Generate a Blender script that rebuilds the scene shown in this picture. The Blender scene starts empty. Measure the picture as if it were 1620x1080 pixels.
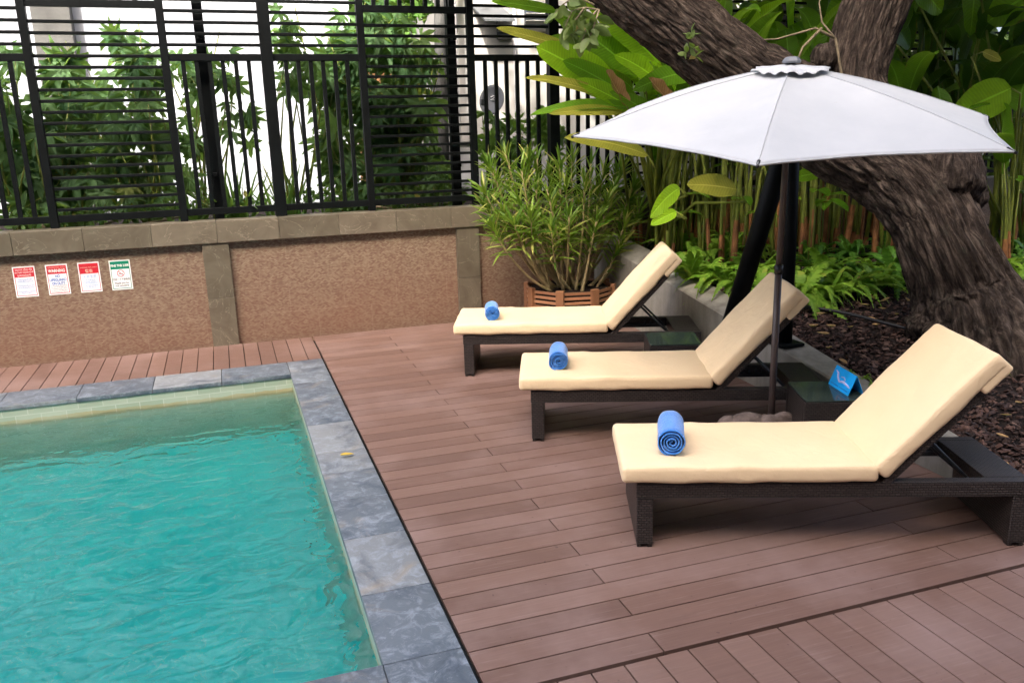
import bpy, bmesh, math, random
import numpy as np
from mathutils import Vector, Matrix, noise, Quaternion
PI=math.pi; R_=math.radians
rng=np.random.default_rng(7); random.seed(7)
S=bpy.context.scene; COL=S.collection
# ---------------------------------------------------------------- camera
H=2.2; FPX=1327.06
_pi,_ro,_ya=0.246617,-0.0272861,0.3243926
def _R():
    cy,sy=math.cos(_ya),math.sin(_ya)
    Rz=np.array([[cy,-sy,0],[sy,cy,0],[0,0,1]]); B=np.array([[1,0,0],[0,0,-1],[0,1,0]])
    cp,sp=math.cos(_pi),math.sin(_pi); Rx=np.array([[1,0,0],[0,cp,-sp],[0,sp,cp]])
    cr,sr=math.cos(_ro),math.sin(_ro); Rr=np.array([[cr,-sr,0],[sr,cr,0],[0,0,1]])
    return Rr@Rx@B@Rz
CM=_R(); C0=np.array([0,0,H])
cam=bpy.data.cameras.new('camera'); camo=bpy.data.objects.new('camera',cam); COL.objects.link(camo)
cam.sensor_width=36; cam.lens=FPX/1620*36; cam.clip_start=.05; cam.clip_end=500
mw=Matrix.Identity(4)
for i in range(3):
    mw[i][0]=CM[0][i]; mw[i][1]=-CM[1][i]; mw[i][2]=-CM[2][i]; mw[i][3]=C0[i]
camo.matrix_world=mw; S.camera=camo
# survey helpers: a sighting line of the photo met with a height, a depth plane or the bed surface
def ray(x,y): return CM.T@np.array([(x-810)/FPX,(y-540)/FPX,1.0])
def gz(x,y,z=0.0):
    r=ray(x,y); return C0+(z-H)/r[2]*r
def aty(x,y,Y):
    r=ray(x,y); return C0+Y/r[1]*r
def atd(x,y,d): return C0+d*ray(x,y)
def bed_z(y): return min(.72,max(.06,.17+.15*(y-3.9)))
def bed(x,y):
    r=ray(x,y); t=(.17-.585-H)/(r[2]-.15*r[1]); p=C0+t*r
    if p[1]>7.57:
        p=gz(x,y,.72)
    return p
# ---------------------------------------------------------------- materials
def newmat(name):
    m=bpy.data.materials.new(name); m.use_nodes=True; nt=m.node_tree
    for n in list(nt.nodes): nt.nodes.remove(n)
    return m,nt
def nd(nt,t,**kw):
    n=nt.nodes.new(t)
    for k,v in kw.items():
        if k in n.inputs.keys() if hasattr(n.inputs,'keys') else False:
            s=n.inputs[k]
            if isinstance(v,bpy.types.NodeSocket): nt.links.new(v,s)
            else: s.default_value=v
        else: setattr(n,k,v)
    return n
def setin(nt,n,key,v):
    s=n.inputs[key]
    if isinstance(v,bpy.types.NodeSocket): nt.links.new(v,s)
    else:
        if hasattr(s.default_value,'__len__') and len(s.default_value)==4 and len(v)==3: v=(*v,1)
        s.default_value=v
def mapping(nt,src='Object',scale=(1,1,1)):
    tc=nt.nodes.new('ShaderNodeTexCoord'); mp=nt.nodes.new('ShaderNodeMapping')
    nt.links.new(tc.outputs[src],mp.inputs['Vector']); mp.inputs['Scale'].default_value=scale
    return mp.outputs['Vector']
def noi(nt,vec,scale,detail=4,rough=.55,dist=0):
    n=nt.nodes.new('ShaderNodeTexNoise'); nt.links.new(vec,n.inputs['Vector'])
    n.inputs['Scale'].default_value=scale; n.inputs['Detail'].default_value=detail; n.inputs['Roughness'].default_value=rough; n.inputs['Distortion'].default_value=dist
    return n.outputs['Fac']
def ramp(nt,fac,stops):
    r=nt.nodes.new('ShaderNodeValToRGB'); nt.links.new(fac,r.inputs['Fac']); e=r.color_ramp.elements
    while len(e)<len(stops): e.new(.5)
    for q,(p,c) in zip(e,stops): q.position=p; q.color=(*c,1) if len(c)==3 else c
    return r.outputs['Color']
def mix(nt,a,b,f,mode='MIX'):
    m=nt.nodes.new('ShaderNodeMix'); m.data_type='RGBA'; m.blend_type=mode
    for s,v in ((m.inputs[6],a),(m.inputs[7],b),(m.inputs[0],f)):
        if isinstance(v,bpy.types.NodeSocket): nt.links.new(v,s)
        else: s.default_value=(*v,1) if hasattr(v,'__len__') and len(v)==3 else v
    return m.outputs[2]
def mth(nt,op,a,b=0.0):
    m=nt.nodes.new('ShaderNodeMath'); m.operation=op
    for s,v in ((m.inputs[0],a),(m.inputs[1],b)):
        if isinstance(v,bpy.types.NodeSocket): nt.links.new(v,s)
        else: s.default_value=v
    return m.outputs[0]
def bump(nt,h,strength=.3,dist=.01):
    b=nt.nodes.new('ShaderNodeBump'); nt.links.new(h,b.inputs['Height']); b.inputs['Strength'].default_value=strength; b.inputs['Distance'].default_value=dist
    return b.outputs['Normal']
def island(nt): return nt.nodes.new('ShaderNodeNewGeometry').outputs['Random Per Island']
def objrand(nt): return nt.nodes.new('ShaderNodeObjectInfo').outputs['Random']
def attr(nt,name):
    a=nt.nodes.new('ShaderNodeAttribute'); a.attribute_name=name; return a.outputs['Fac']
def pbr(nt,col,rough=.6,normal=None,spec=.5,metal=0,trans=0,ior=1.45,sheen=0):
    p=nt.nodes.new('ShaderNodeBsdfPrincipled'); setin(nt,p,'Base Color',col); setin(nt,p,'Roughness',rough)
    setin(nt,p,'Metallic',metal); setin(nt,p,'IOR',ior); p.inputs['Specular IOR Level'].default_value=spec
    p.inputs['Transmission Weight'].default_value=trans; p.inputs['Sheen Weight'].default_value=sheen
    if normal is not None: nt.links.new(normal,p.inputs['Normal'])
    return p.outputs[0]
def out(nt,sh,vol=None):
    o=nt.nodes.new('ShaderNodeOutputMaterial'); nt.links.new(sh,o.inputs['Surface'])
    if vol is not None: nt.links.new(vol,o.inputs['Volume'])
MAT={}
def simple(name,col,rough=.6,var=.15,nscale=8,bumpk=.15,bscale=60,spec=.5,metal=0,bd=.004,sheen=0):
    m,nt=newmat(name); v=mapping(nt)
    n=noi(nt,v,nscale,5); a=tuple(c*(1-var) for c in col); b=tuple(min(1,c*(1+var)) for c in col)
    c=ramp(nt,n,[(.3,a),(.7,b)]); h=noi(nt,v,bscale,4)
    out(nt,pbr(nt,c,rough,bump(nt,h,bumpk,bd),spec,metal,sheen=sheen)); MAT[name]=m; return m
def leafmat(name,c1,c2,c3=None,rough=.45,trans=.35,spec=.4,veins=0,c3at=.93):
    m,nt=newmat(name); isl=island(nt); v=mapping(nt)
    st=[(0,c1),(.75,c2)]
    if c3: st+= [(c3at,c2),(min(1,c3at+.04),c3)]
    c=ramp(nt,isl,st)
    n=noi(nt,v,9,4); c=mix(nt,c,tuple(x*.55 for x in c1),mth(nt,'MULTIPLY',mth(nt,'SUBTRACT',n,.45),1.2))
    nrm=None
    if veins:
        tc=nt.nodes.new('ShaderNodeTexCoord'); sp=nt.nodes.new('ShaderNodeSeparateXYZ'); nt.links.new(tc.outputs['UV'],sp.inputs[0])
        av=mth(nt,'ABSOLUTE',sp.outputs['Y']); ph=mth(nt,'ADD',mth(nt,'MULTIPLY',mth(nt,'SUBTRACT',sp.outputs['X'],mth(nt,'MULTIPLY',av,.07)),190),mth(nt,'MULTIPLY',n,6))
        vn=mth(nt,'MULTIPLY',mth(nt,'ADD',mth(nt,'SINE',ph),1),.5); rb=mth(nt,'LESS_THAN',av,.055)
        h=mth(nt,'ADD',mth(nt,'MULTIPLY',vn,.6),mth(nt,'ADD',mth(nt,'MULTIPLY',n,2.5),mth(nt,'MULTIPLY',rb,2))); nrm=bump(nt,h,.5,.006)
        c=mix(nt,c,tuple(x*.62 for x in c1),mth(nt,'MULTIPLY',vn,.30))
        c=mix(nt,c,tuple(min(1,x*1.5+.03) for x in c2),mth(nt,'MULTIPLY',rb,.75))
        ed=mth(nt,'MULTIPLY',mth(nt,'GREATER_THAN',mth(nt,'ADD',av,mth(nt,'MULTIPLY',noi(nt,v,6,4),.9)),1.50),.8); c=mix(nt,c,(.20,.11,.03),ed)
    p=pbr(nt,c,rough,nrm,spec); t=nt.nodes.new('ShaderNodeBsdfTranslucent'); setin(nt,t,'Color',mix(nt,c,(.5,.8,.06),.35))
    if nrm is not None: nt.links.new(nrm,t.inputs['Normal'])
    ms=nt.nodes.new('ShaderNodeMixShader'); ms.inputs[0].default_value=trans; nt.links.new(p,ms.inputs[1]); nt.links.new(t.outputs[0],ms.inputs[2])
    out(nt,ms.outputs[0]); MAT[name]=m; return m

def mk_materials():
    # composite deck boards
    m,nt=newmat('deck_board'); v=mapping(nt,'UV'); t=attr(nt,'tone'); isl=island(nt)
    g=mapping(nt,'UV',(3,90,1)); gr=noi(nt,g,1.0,5,.6); big=noi(nt,mapping(nt),1.3,5,.6)
    c=ramp(nt,t,[(0,(.140,.083,.064)),(.5,(.212,.125,.094)),(1,(.258,.159,.122))])
    c=mix(nt,c,mix(nt,c,(.60,.60,.62),1.0,'MULTIPLY'),gr)
    sc=noi(nt,mapping(nt,'UV',(1.2,22,1)),2.5,6,.7); c=mix(nt,c,(.36,.27,.235),mth(nt,'MULTIPLY',mth(nt,'MAXIMUM',mth(nt,'SUBTRACT',sc,.56),0),2.2))
    c=mix(nt,c,(.27,.185,.16),mth(nt,'MULTIPLY',mth(nt,'MAXIMUM',mth(nt,'SUBTRACT',big,.46),0),2.8))
    sp=noi(nt,mapping(nt),26,2,.5); c=mix(nt,c,(.05,.03,.028),mth(nt,'MULTIPLY',mth(nt,'GREATER_THAN',sp,.735),.45))
    w=nt.nodes.new('ShaderNodeTexWave'); nt.links.new(v,w.inputs['Vector']); w.bands_direction='Y'; w.inputs['Scale'].default_value=55
    h=mth(nt,'ADD',mth(nt,'MULTIPLY',w.outputs['Fac'],.5),gr)
    out(nt,pbr(nt,c,mth(nt,'ADD',mth(nt,'MULTIPLY',big,.3),.42),bump(nt,h,.25,.002),.28)); MAT['deck_board']=m
    # slate coping
    m,nt=newmat('slate'); v=mapping(nt); isl=island(nt); 
    mp=nt.nodes.new('ShaderNodeVectorMath'); mp.operation='ADD'; nt.links.new(v,mp.inputs[0])
    cx=nt.nodes.new('ShaderNodeCombineXYZ'); nt.links.new(mth(nt,'MULTIPLY',isl,40),cx.inputs[0]); nt.links.new(mth(nt,'MULTIPLY',isl,23),cx.inputs[1]); nt.links.new(cx.outputs[0],mp.inputs[1]); vv=mp.outputs[0]
    n1=noi(nt,vv,3.2,8,.66,.8); n2=noi(nt,vv,10,9,.76,.9); n3=noi(nt,vv,45,5,.7)
    c=ramp(nt,isl,[(0,(.082,.102,.124)),(.45,(.112,.136,.158)),(.75,(.155,.175,.19)),(1,(.21,.225,.23))])
    c=mix(nt,c,(.36,.41,.46),mth(nt,'MULTIPLY',mth(nt,'MAXIMUM',mth(nt,'SUBTRACT',n2,.475),0),3.0))
    c=mix(nt,c,(.030,.048,.075),mth(nt,'MULTIPLY',mth(nt,'MAXIMUM',mth(nt,'SUBTRACT',n1,.50),0),4.0))
    c=mix(nt,c,(.32,.25,.16),mth(nt,'MULTIPLY',mth(nt,'MAXIMUM',mth(nt,'SUBTRACT',noi(nt,vv,2.0,6,.6,1.0),.58),0),3.5))
    c=mix(nt,c,(.6,.63,.66),mth(nt,'MULTIPLY',mth(nt,'GREATER_THAN',n3,.66),.22))
    h=mth(nt,'ADD',n2,mth(nt,'MULTIPLY',n3,.4)); out(nt,pbr(nt,c,mth(nt,'ADD',mth(nt,'MULTIPLY',n2,.3),.32),bump(nt,h,.4,.006))); MAT['slate']=m
    # pool tiles
    m,nt=newmat('pool_tile'); v=mapping(nt,'UV')
    b=nt.nodes.new('ShaderNodeTexBrick'); nt.links.new(v,b.inputs['Vector']); b.inputs['Scale'].default_value=1; b.inputs['Brick Width'].default_value=.2; b.inputs['Row Height'].default_value=.1
    b.inputs['Mortar Size'].default_value=.004; b.offset=.5
    b.inputs['Color1'].default_value=(.36,.42,.32,1); b.inputs['Color2'].default_value=(.49,.53,.42,1); b.inputs['Mortar'].default_value=(.60,.62,.54,1)
    n=noi(nt,v,3,5); c=mix(nt,b.outputs['Color'],(.27,.36,.25),mth(nt,'MULTIPLY',n,.6))
    sep=nt.nodes.new('ShaderNodeSeparateXYZ'); tc=nt.nodes.new('ShaderNodeTexCoord'); nt.links.new(tc.outputs['Object'],sep.inputs[0])
    z=sep.outputs['Z']; band=mth(nt,'MULTIPLY',mth(nt,'GREATER_THAN',z,-.23),mth(nt,'LESS_THAN',z,mth(nt,'ADD',-.168,mth(nt,'MULTIPLY',noi(nt,mapping(nt),4,4),.06))))
    c=mix(nt,c,(.42,.27,.07),mth(nt,'MULTIPLY',band,mth(nt,'MULTIPLY',noi(nt,mapping(nt),2.5,4),.9)))
    out(nt,pbr(nt,c,.35)); MAT['pool_tile']=m
    m,nt=newmat('pool_floor'); v=mapping(nt,'UV')
    b=nt.nodes.new('ShaderNodeTexBrick'); nt.links.new(v,b.inputs['Vector']); b.inputs['Scale'].default_value=1; b.inputs['Brick Width'].default_value=.2; b.inputs['Row Height'].default_value=.2
    b.inputs['Mortar Size'].default_value=.004; b.offset=0
    b.inputs['Color1'].default_value=(.06,.54,.51,1); b.inputs["Color2"].default_value=(.13,.64,.60,1); b.inputs['Mortar'].default_value=(.32,.6,.5,1)
    out(nt,pbr(nt,mix(nt,b.outputs['Color'],(.06,.40,.42),mth(nt,'MULTIPLY',noi(nt,v,1.2,4),.7)),.4)); MAT['pool_floor']=m
    # water
    m,nt=newmat('water'); v=mapping(nt)
    h=mth(nt,'ADD',noi(nt,mapping(nt,'Object',(1,1.5,1)),4.2,2,.45,.9),mth(nt,'MULTIPLY',noi(nt,v,13,1,.5,.6),.16))
    sh=pbr(nt,(1,1,1),.0,bump(nt,h,.55,.06),.5,trans=1,ior=1.333)
    va=nt.nodes.new('ShaderNodeVolumeAbsorption'); va.inputs['Color'].default_value=(.0,.80,.80,1); va.inputs['Density'].default_value=.6
    out(nt,sh,va.outputs[0]); MAT['water']=m
    # mosaic
    m,nt=newmat('mosaic'); v=mapping(nt,'UV')
    b=nt.nodes.new('ShaderNodeTexBrick'); nt.links.new(v,b.inputs['Vector']); b.inputs['Scale'].default_value=1; b.inputs['Brick Width'].default_value=.026; b.inputs['Row Height'].default_value=.0115
    b.inputs['Mortar Size'].default_value=.0012; b.inputs['Bias'].default_value=-.12
    b.inputs['Color1'].default_value=(.165,.098,.067,1); b.inputs['Color2'].default_value=(.33,.265,.185,1); b.inputs['Mortar'].default_value=(.12,.085,.06,1)
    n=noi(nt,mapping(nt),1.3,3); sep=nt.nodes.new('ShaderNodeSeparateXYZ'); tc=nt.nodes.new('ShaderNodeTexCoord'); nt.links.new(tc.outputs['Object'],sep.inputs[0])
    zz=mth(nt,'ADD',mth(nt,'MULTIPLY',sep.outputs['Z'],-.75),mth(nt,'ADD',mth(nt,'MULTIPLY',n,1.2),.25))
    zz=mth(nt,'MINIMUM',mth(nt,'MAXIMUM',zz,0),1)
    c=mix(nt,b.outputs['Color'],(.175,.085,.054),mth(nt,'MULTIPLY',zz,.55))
    g=nt.nodes.new('ShaderNodeTexBrick'); nt.links.new(v,g.inputs['Vector']); g.inputs['Scale'].default_value=1; g.inputs['Brick Width'].default_value=.6; g.inputs['Row Height'].default_value=.3; g.inputs['Mortar Size'].default_value=.003
    c=mix(nt,c,(.42,.33,.26),mth(nt,'MULTIPLY',g.outputs['Fac'],mth(nt,'MULTIPLY',n,.35)))
    out(nt,pbr(nt,c,.42,bump(nt,b.outputs['Fac'],.3,-.001))); MAT['mosaic']=m
    # capping stone
    m,nt=newmat('cap_stone'); v=mapping(nt); isl=island(nt)
    n1=noi(nt,v,2.5,7,.6,1.2); w=noi(nt,v,1.8,5,.5,2.5)
    c=ramp(nt,n1,[(.3,(.105,.086,.060)),(.7,(.175,.148,.108))])
    c=mix(nt,c,(.42,.37,.29),mth(nt,'MULTIPLY',mth(nt,'LESS_THAN',mth(nt,'ABSOLUTE',mth(nt,'SUBTRACT',w,.5)),.0045),.28))
    c=mix(nt,c,mix(nt,c,(.72,.74,.72),1.0,'MULTIPLY'),isl)
    out(nt,pbr(nt,c,.38,bump(nt,n1,.1,.003))); MAT['cap_stone']=m
    # concrete kerb
    m,nt=newmat('concrete'); v=mapping(nt); vs=mapping(nt,'Object',(6,6,.7)); n=noi(nt,v,4,8,.65); s=noi(nt,vs,1.5,5)
    c=ramp(nt,n,[(.25,(.17,.155,.125)),(.75,(.34,.32,.27))]); c=mix(nt,c,(.12,.10,.075),mth(nt,'MULTIPLY',mth(nt,'MAXIMUM',mth(nt,'SUBTRACT',s,.45),0),2.2))
    c=mix(nt,c,(.16,.19,.10),mth(nt,'MULTIPLY',mth(nt,'MAXIMUM',mth(nt,'SUBTRACT',noi(nt,v,1.7,5),.58),0),2))
    out(nt,pbr(nt,c,.85,bump(nt,noi(nt,v,70,5),.3,.004))); MAT['concrete']=m
    # wicker
    m,nt=newmat('wicker'); v=mapping(nt,'UV')
    b=nt.nodes.new('ShaderNodeTexBrick'); nt.links.new(v,b.inputs['Vector']); b.inputs['Scale'].default_value=1; b.inputs['Brick Width'].default_value=.028; b.inputs['Row Height'].default_value=.014; b.inputs['Mortar Size'].default_value=.0036; b.inputs['Mortar Smooth'].default_value=.6
    b.inputs['Color1'].default_value=(.034,.026,.022,1); b.inputs['Color2'].default_value=(.062,.048,.042,1); b.inputs['Mortar'].default_value=(.008,.006,.005,1)
    c=mix(nt,b.outputs['Color'],(.03,.022,.019),mth(nt,'MULTIPLY',noi(nt,mapping(nt),9,3),.35))
    out(nt,pbr(nt,c,.42,bump(nt,b.outputs['Fac'],1.0,-.007),.5)); MAT['wicker']=m
    # cushion canvas
    m,nt=newmat('cushion'); v=mapping(nt); n=noi(nt,v,2.2,5); f=noi(nt,v,300,2)
    c=ramp(nt,n,[(.3,(.84,.635,.385)),(.7,(.87,.675,.42))]); h=mth(nt,'ADD',mth(nt,'MULTIPLY',noi(nt,v,7,5,.6,.8),1.0),mth(nt,'MULTIPLY',f,.03))
    out(nt,pbr(nt,c,.75,bump(nt,h,.38,.025),.2,sheen=.1)); MAT['cushion']=m
    # towel
    m,nt=newmat('towel'); v=mapping(nt); f=noi(nt,v,260,3,.7); n=noi(nt,v,20,3)
    c=ramp(nt,n,[(.3,(.03,.22,.72)),(.7,(.085,.34,.88))])
    out(nt,pbr(nt,c,.95,bump(nt,f,.9,.006),.1,sheen=.5)); MAT['towel']=m
    # canopy cloth
    m,nt=newmat('canopy'); v=mapping(nt); n=noi(nt,v,3,6,.6); d=noi(nt,v,38,2)
    c=ramp(nt,n,[(.3,(.455,.475,.49)),(.7,(.515,.53,.54))]); c=mix(nt,c,(.42,.40,.37),mth(nt,'MULTIPLY',mth(nt,'GREATER_THAN',d,.76),.5))
    f=noi(nt,v,500,1); p=pbr(nt,c,.85,bump(nt,mth(nt,'ADD',mth(nt,'MULTIPLY',noi(nt,v,5,4,.6,1),1),mth(nt,'MULTIPLY',f,.02)),.18,.02),.2)
    t=nt.nodes.new('ShaderNodeBsdfTranslucent'); setin(nt,t,'Color',c); ms=nt.nodes.new('ShaderNodeMixShader'); ms.inputs[0].default_value=.12
    nt.links.new(p,ms.inputs[1]); nt.links.new(t.outputs[0],ms.inputs[2]); out(nt,ms.outputs[0]); MAT['canopy']=m
    # bark
    m,nt=newmat('bark'); v=mapping(nt,'UV',(1,.30,1)); vo=mapping(nt)
    n1=noi(nt,v,13,8,.65,1.4); n2=noi(nt,vo,4,5); n3=noi(nt,vo,45,5,.7)
    vo2=nt.nodes.new('ShaderNodeTexVoronoi'); nt.links.new(v,vo2.inputs['Vector']); vo2.inputs['Scale'].default_value=17; vo2.feature='DISTANCE_TO_EDGE'
    cr=mth(nt,'MINIMUM',mth(nt,'MULTIPLY',vo2.outputs['Distance'],5),1)
    fu=noi(nt,mapping(nt,'UV',(1,.16,1)),30,6,.7,.8); hh=mth(nt,'ADD',mth(nt,'MULTIPLY',n1,.75),mth(nt,'ADD',mth(nt,'MULTIPLY',cr,.10),mth(nt,'ADD',mth(nt,'MULTIPLY',fu,.55),mth(nt,'MULTIPLY',n3,.22))))
    c=ramp(nt,hh,[(.62,(.007,.005,.004)),(.76,(.046,.033,.025)),(.86,(.100,.074,.057)),(.98,(.215,.165,.13))])
    c=mix(nt,c,(.040,.031,.027),mth(nt,'MULTIPLY',n2,.5)); c=mix(nt,c,(.12,.115,.085),mth(nt,'MULTIPLY',mth(nt,'MAXIMUM',mth(nt,'SUBTRACT',noi(nt,vo,7,5),.58),0),2.0))
    out(nt,pbr(nt,c,.9,bump(nt,hh,1.0,.08),.2)); MAT['bark']=m
    # planter timber
    m,nt=newmat('timber'); v=mapping(nt,'Object',(1,1,1)); isl=island(nt); n=noi(nt,mapping(nt,'Object',(9,9,9)),3,5)
    c=ramp(nt,isl,[(0,(.20,.085,.036)),(.5,(.32,.145,.065)),(1,(.42,.205,.10))]); c=mix(nt,c,(.14,.07,.04),mth(nt,'MULTIPLY',n,.5)); out(nt,pbr(nt,c,.5,bump(nt,n,.2,.003))); MAT['timber']=m
    # glass
    m,nt=newmat('table_glass'); out(nt,pbr(nt,ramp(nt,noi(nt,mapping(nt),7,5),[(.3,(.030,.045,.038)),(.7,(.055,.075,.062))]),.09,None,.55)); MAT['table_glass']=m
    # bark mulch
    m,nt=newmat('mulch'); isl=island(nt); v=mapping(nt); n=noi(nt,v,60,3)
    c=ramp(nt,isl,[(0,(.020,.012,.009)),(.5,(.070,.037,.029)),(.85,(.14,.075,.056)),(1,(.23,.145,.11))]); c=mix(nt,c,(.02,.014,.012),mth(nt,'MULTIPLY',n,.5)); out(nt,pbr(nt,c,.7,bump(nt,n,.4,.004),.35)); MAT['mulch']=m
    simple('soil',(.016,.011,.009),.95,.5,18,.8,40,.2,bd=.03)
    simple('sub_deck',(.012,.010,.010),.9)
    simple('black_steel',(.0030,.0042,.0046),.5,.3,6,.06,120,.14)
    simple('strut_steel',(.030,.036,.040),.35,.2,6,.05,120,.4)
    simple('dark_bronze',(.062,.045,.040),.4,.25,6,.06,150,.5)
    simple('grey_plastic',(.16,.17,.19),.5)
    simple('black_rubber',(.010,.010,.011),.45)
    simple('pale_render',(.26,.275,.305),.85,.10,1.2,.1,40)
    simple('white_paint',(.36,.36,.37),.8,.06,2,.1,40)
    simple('shade_block_render',(.30,.28,.25),.85,.1,2,.1,40)  # wall of the added shade block, kept dark to cut its bounce
    simple('cream_paint',(.29,.285,.27),.8,.06,2,.1,40)
    simple('orange_paint',(.50,.27,.12),.8,.06,2)
    simple('grey_render',(.055,.055,.052),.85,.3,3,.2,40)
    simple('dark_metal_roof',(.06,.065,.07),.5)
    simple('glass_dark',(.05,.06,.07),.1,.1)
    simple('dish_grey',(.075,.08,.09),.5)
    simple('sign_white',(.82,.82,.82),.35,.03,4,.02)
    simple('sign_red',(.52,.02,.035),.35,.08,4,.02)
    simple('sign_green',(.0,.20,.115),.35,.08,4,.02)
    simple('ink_black',(.03,.03,.03),.5); simple('ink_blue',(.04,.16,.48),.5); simple('ink_pale_blue',(.30,.47,.72),.5)
    simple('ink_white',(.85,.82,.78),.5); simple('ink_cream',(.78,.55,.40),.5)
    simple('card_blue',(.015,.40,.92),.3,.1,8,.02); simple('card_pink',(.55,.55,.85),.4); simple('card_navy',(.02,.08,.4),.4)
    simple('carved_stone',(.17,.13,.11),.85,.35,14,.7,55,.3,bd=.01)
    simple('stem_green',(.15,.18,.025),.5,.4,7,.15); simple('stem_rust',(.30,.125,.045),.6,.5,6,.2); simple('stem_brown',(.19,.15,.09),.8,.4,15,.4)
    simple('stem_tan',(.33,.26,.13),.7,.4,12,.3)
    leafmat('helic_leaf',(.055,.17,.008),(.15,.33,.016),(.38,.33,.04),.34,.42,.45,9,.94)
    leafmat('helic_lit',(.20,.44,.008),(.32,.58,.02),None,.34,.5,.4,9)  # lit copy of the heliconia leaf: glow of light raised in its colour
    leafmat('helic_shaded',(.016,.056,.008),(.045,.125,.014),(.22,.26,.03),.4,.3,.4,9,.93)  # shaded copy of the heliconia leaf: overhead shade put into a darker green
    leafmat('helic_yellow',(.24,.29,.03),(.40,.37,.06),None,.45,.4,.3,9)
    leafmat('helic_dry',(.32,.15,.055),(.45,.25,.11),None,.7,.25,.2,5)
    leafmat('palm_leaf',(.034,.092,.036),(.11,.20,.080),(.32,.30,.06),.6,.42,.2,0,.965)
    leafmat('palm_bright',(.04,.12,.025),(.11,.21,.05),None,.42,.4,.4)
    leafmat('fern_leaf',(.11,.25,.02),(.25,.41,.045),(.40,.38,.06),.5,.4,.3,0,.97)
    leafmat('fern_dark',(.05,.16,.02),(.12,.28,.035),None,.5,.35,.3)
    leafmat('song_leaf',(.06,.16,.014),(.22,.33,.04),(.50,.48,.14),.42,.3,.4,0,.85)
    leafmat('twig_leaf',(.07,.11,.03),(.14,.19,.06),(.34,.22,.08),.5,.3,.35,0,.9)
    leafmat('shrub_leaf',(.03,.08,.02),(.09,.17,.04),(.28,.24,.05),.5,.25,.3)
    leafmat('grass_blade',(.05,.13,.03),(.13,.25,.06),(.33,.30,.09),.5,.3,.3)
    leafmat('dry_leaf',(.33,.18,.075),(.52,.33,.16),None,.7,.2,.2)
    leafmat('crown_leaf',(.03,.07,.015),(.08,.14,.03),None,.5,.3,.3)
    leafmat('yellow_leaf',(.58,.36,.05),(.65,.45,.10),None,.6,.2,.2)
mk_materials()
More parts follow.
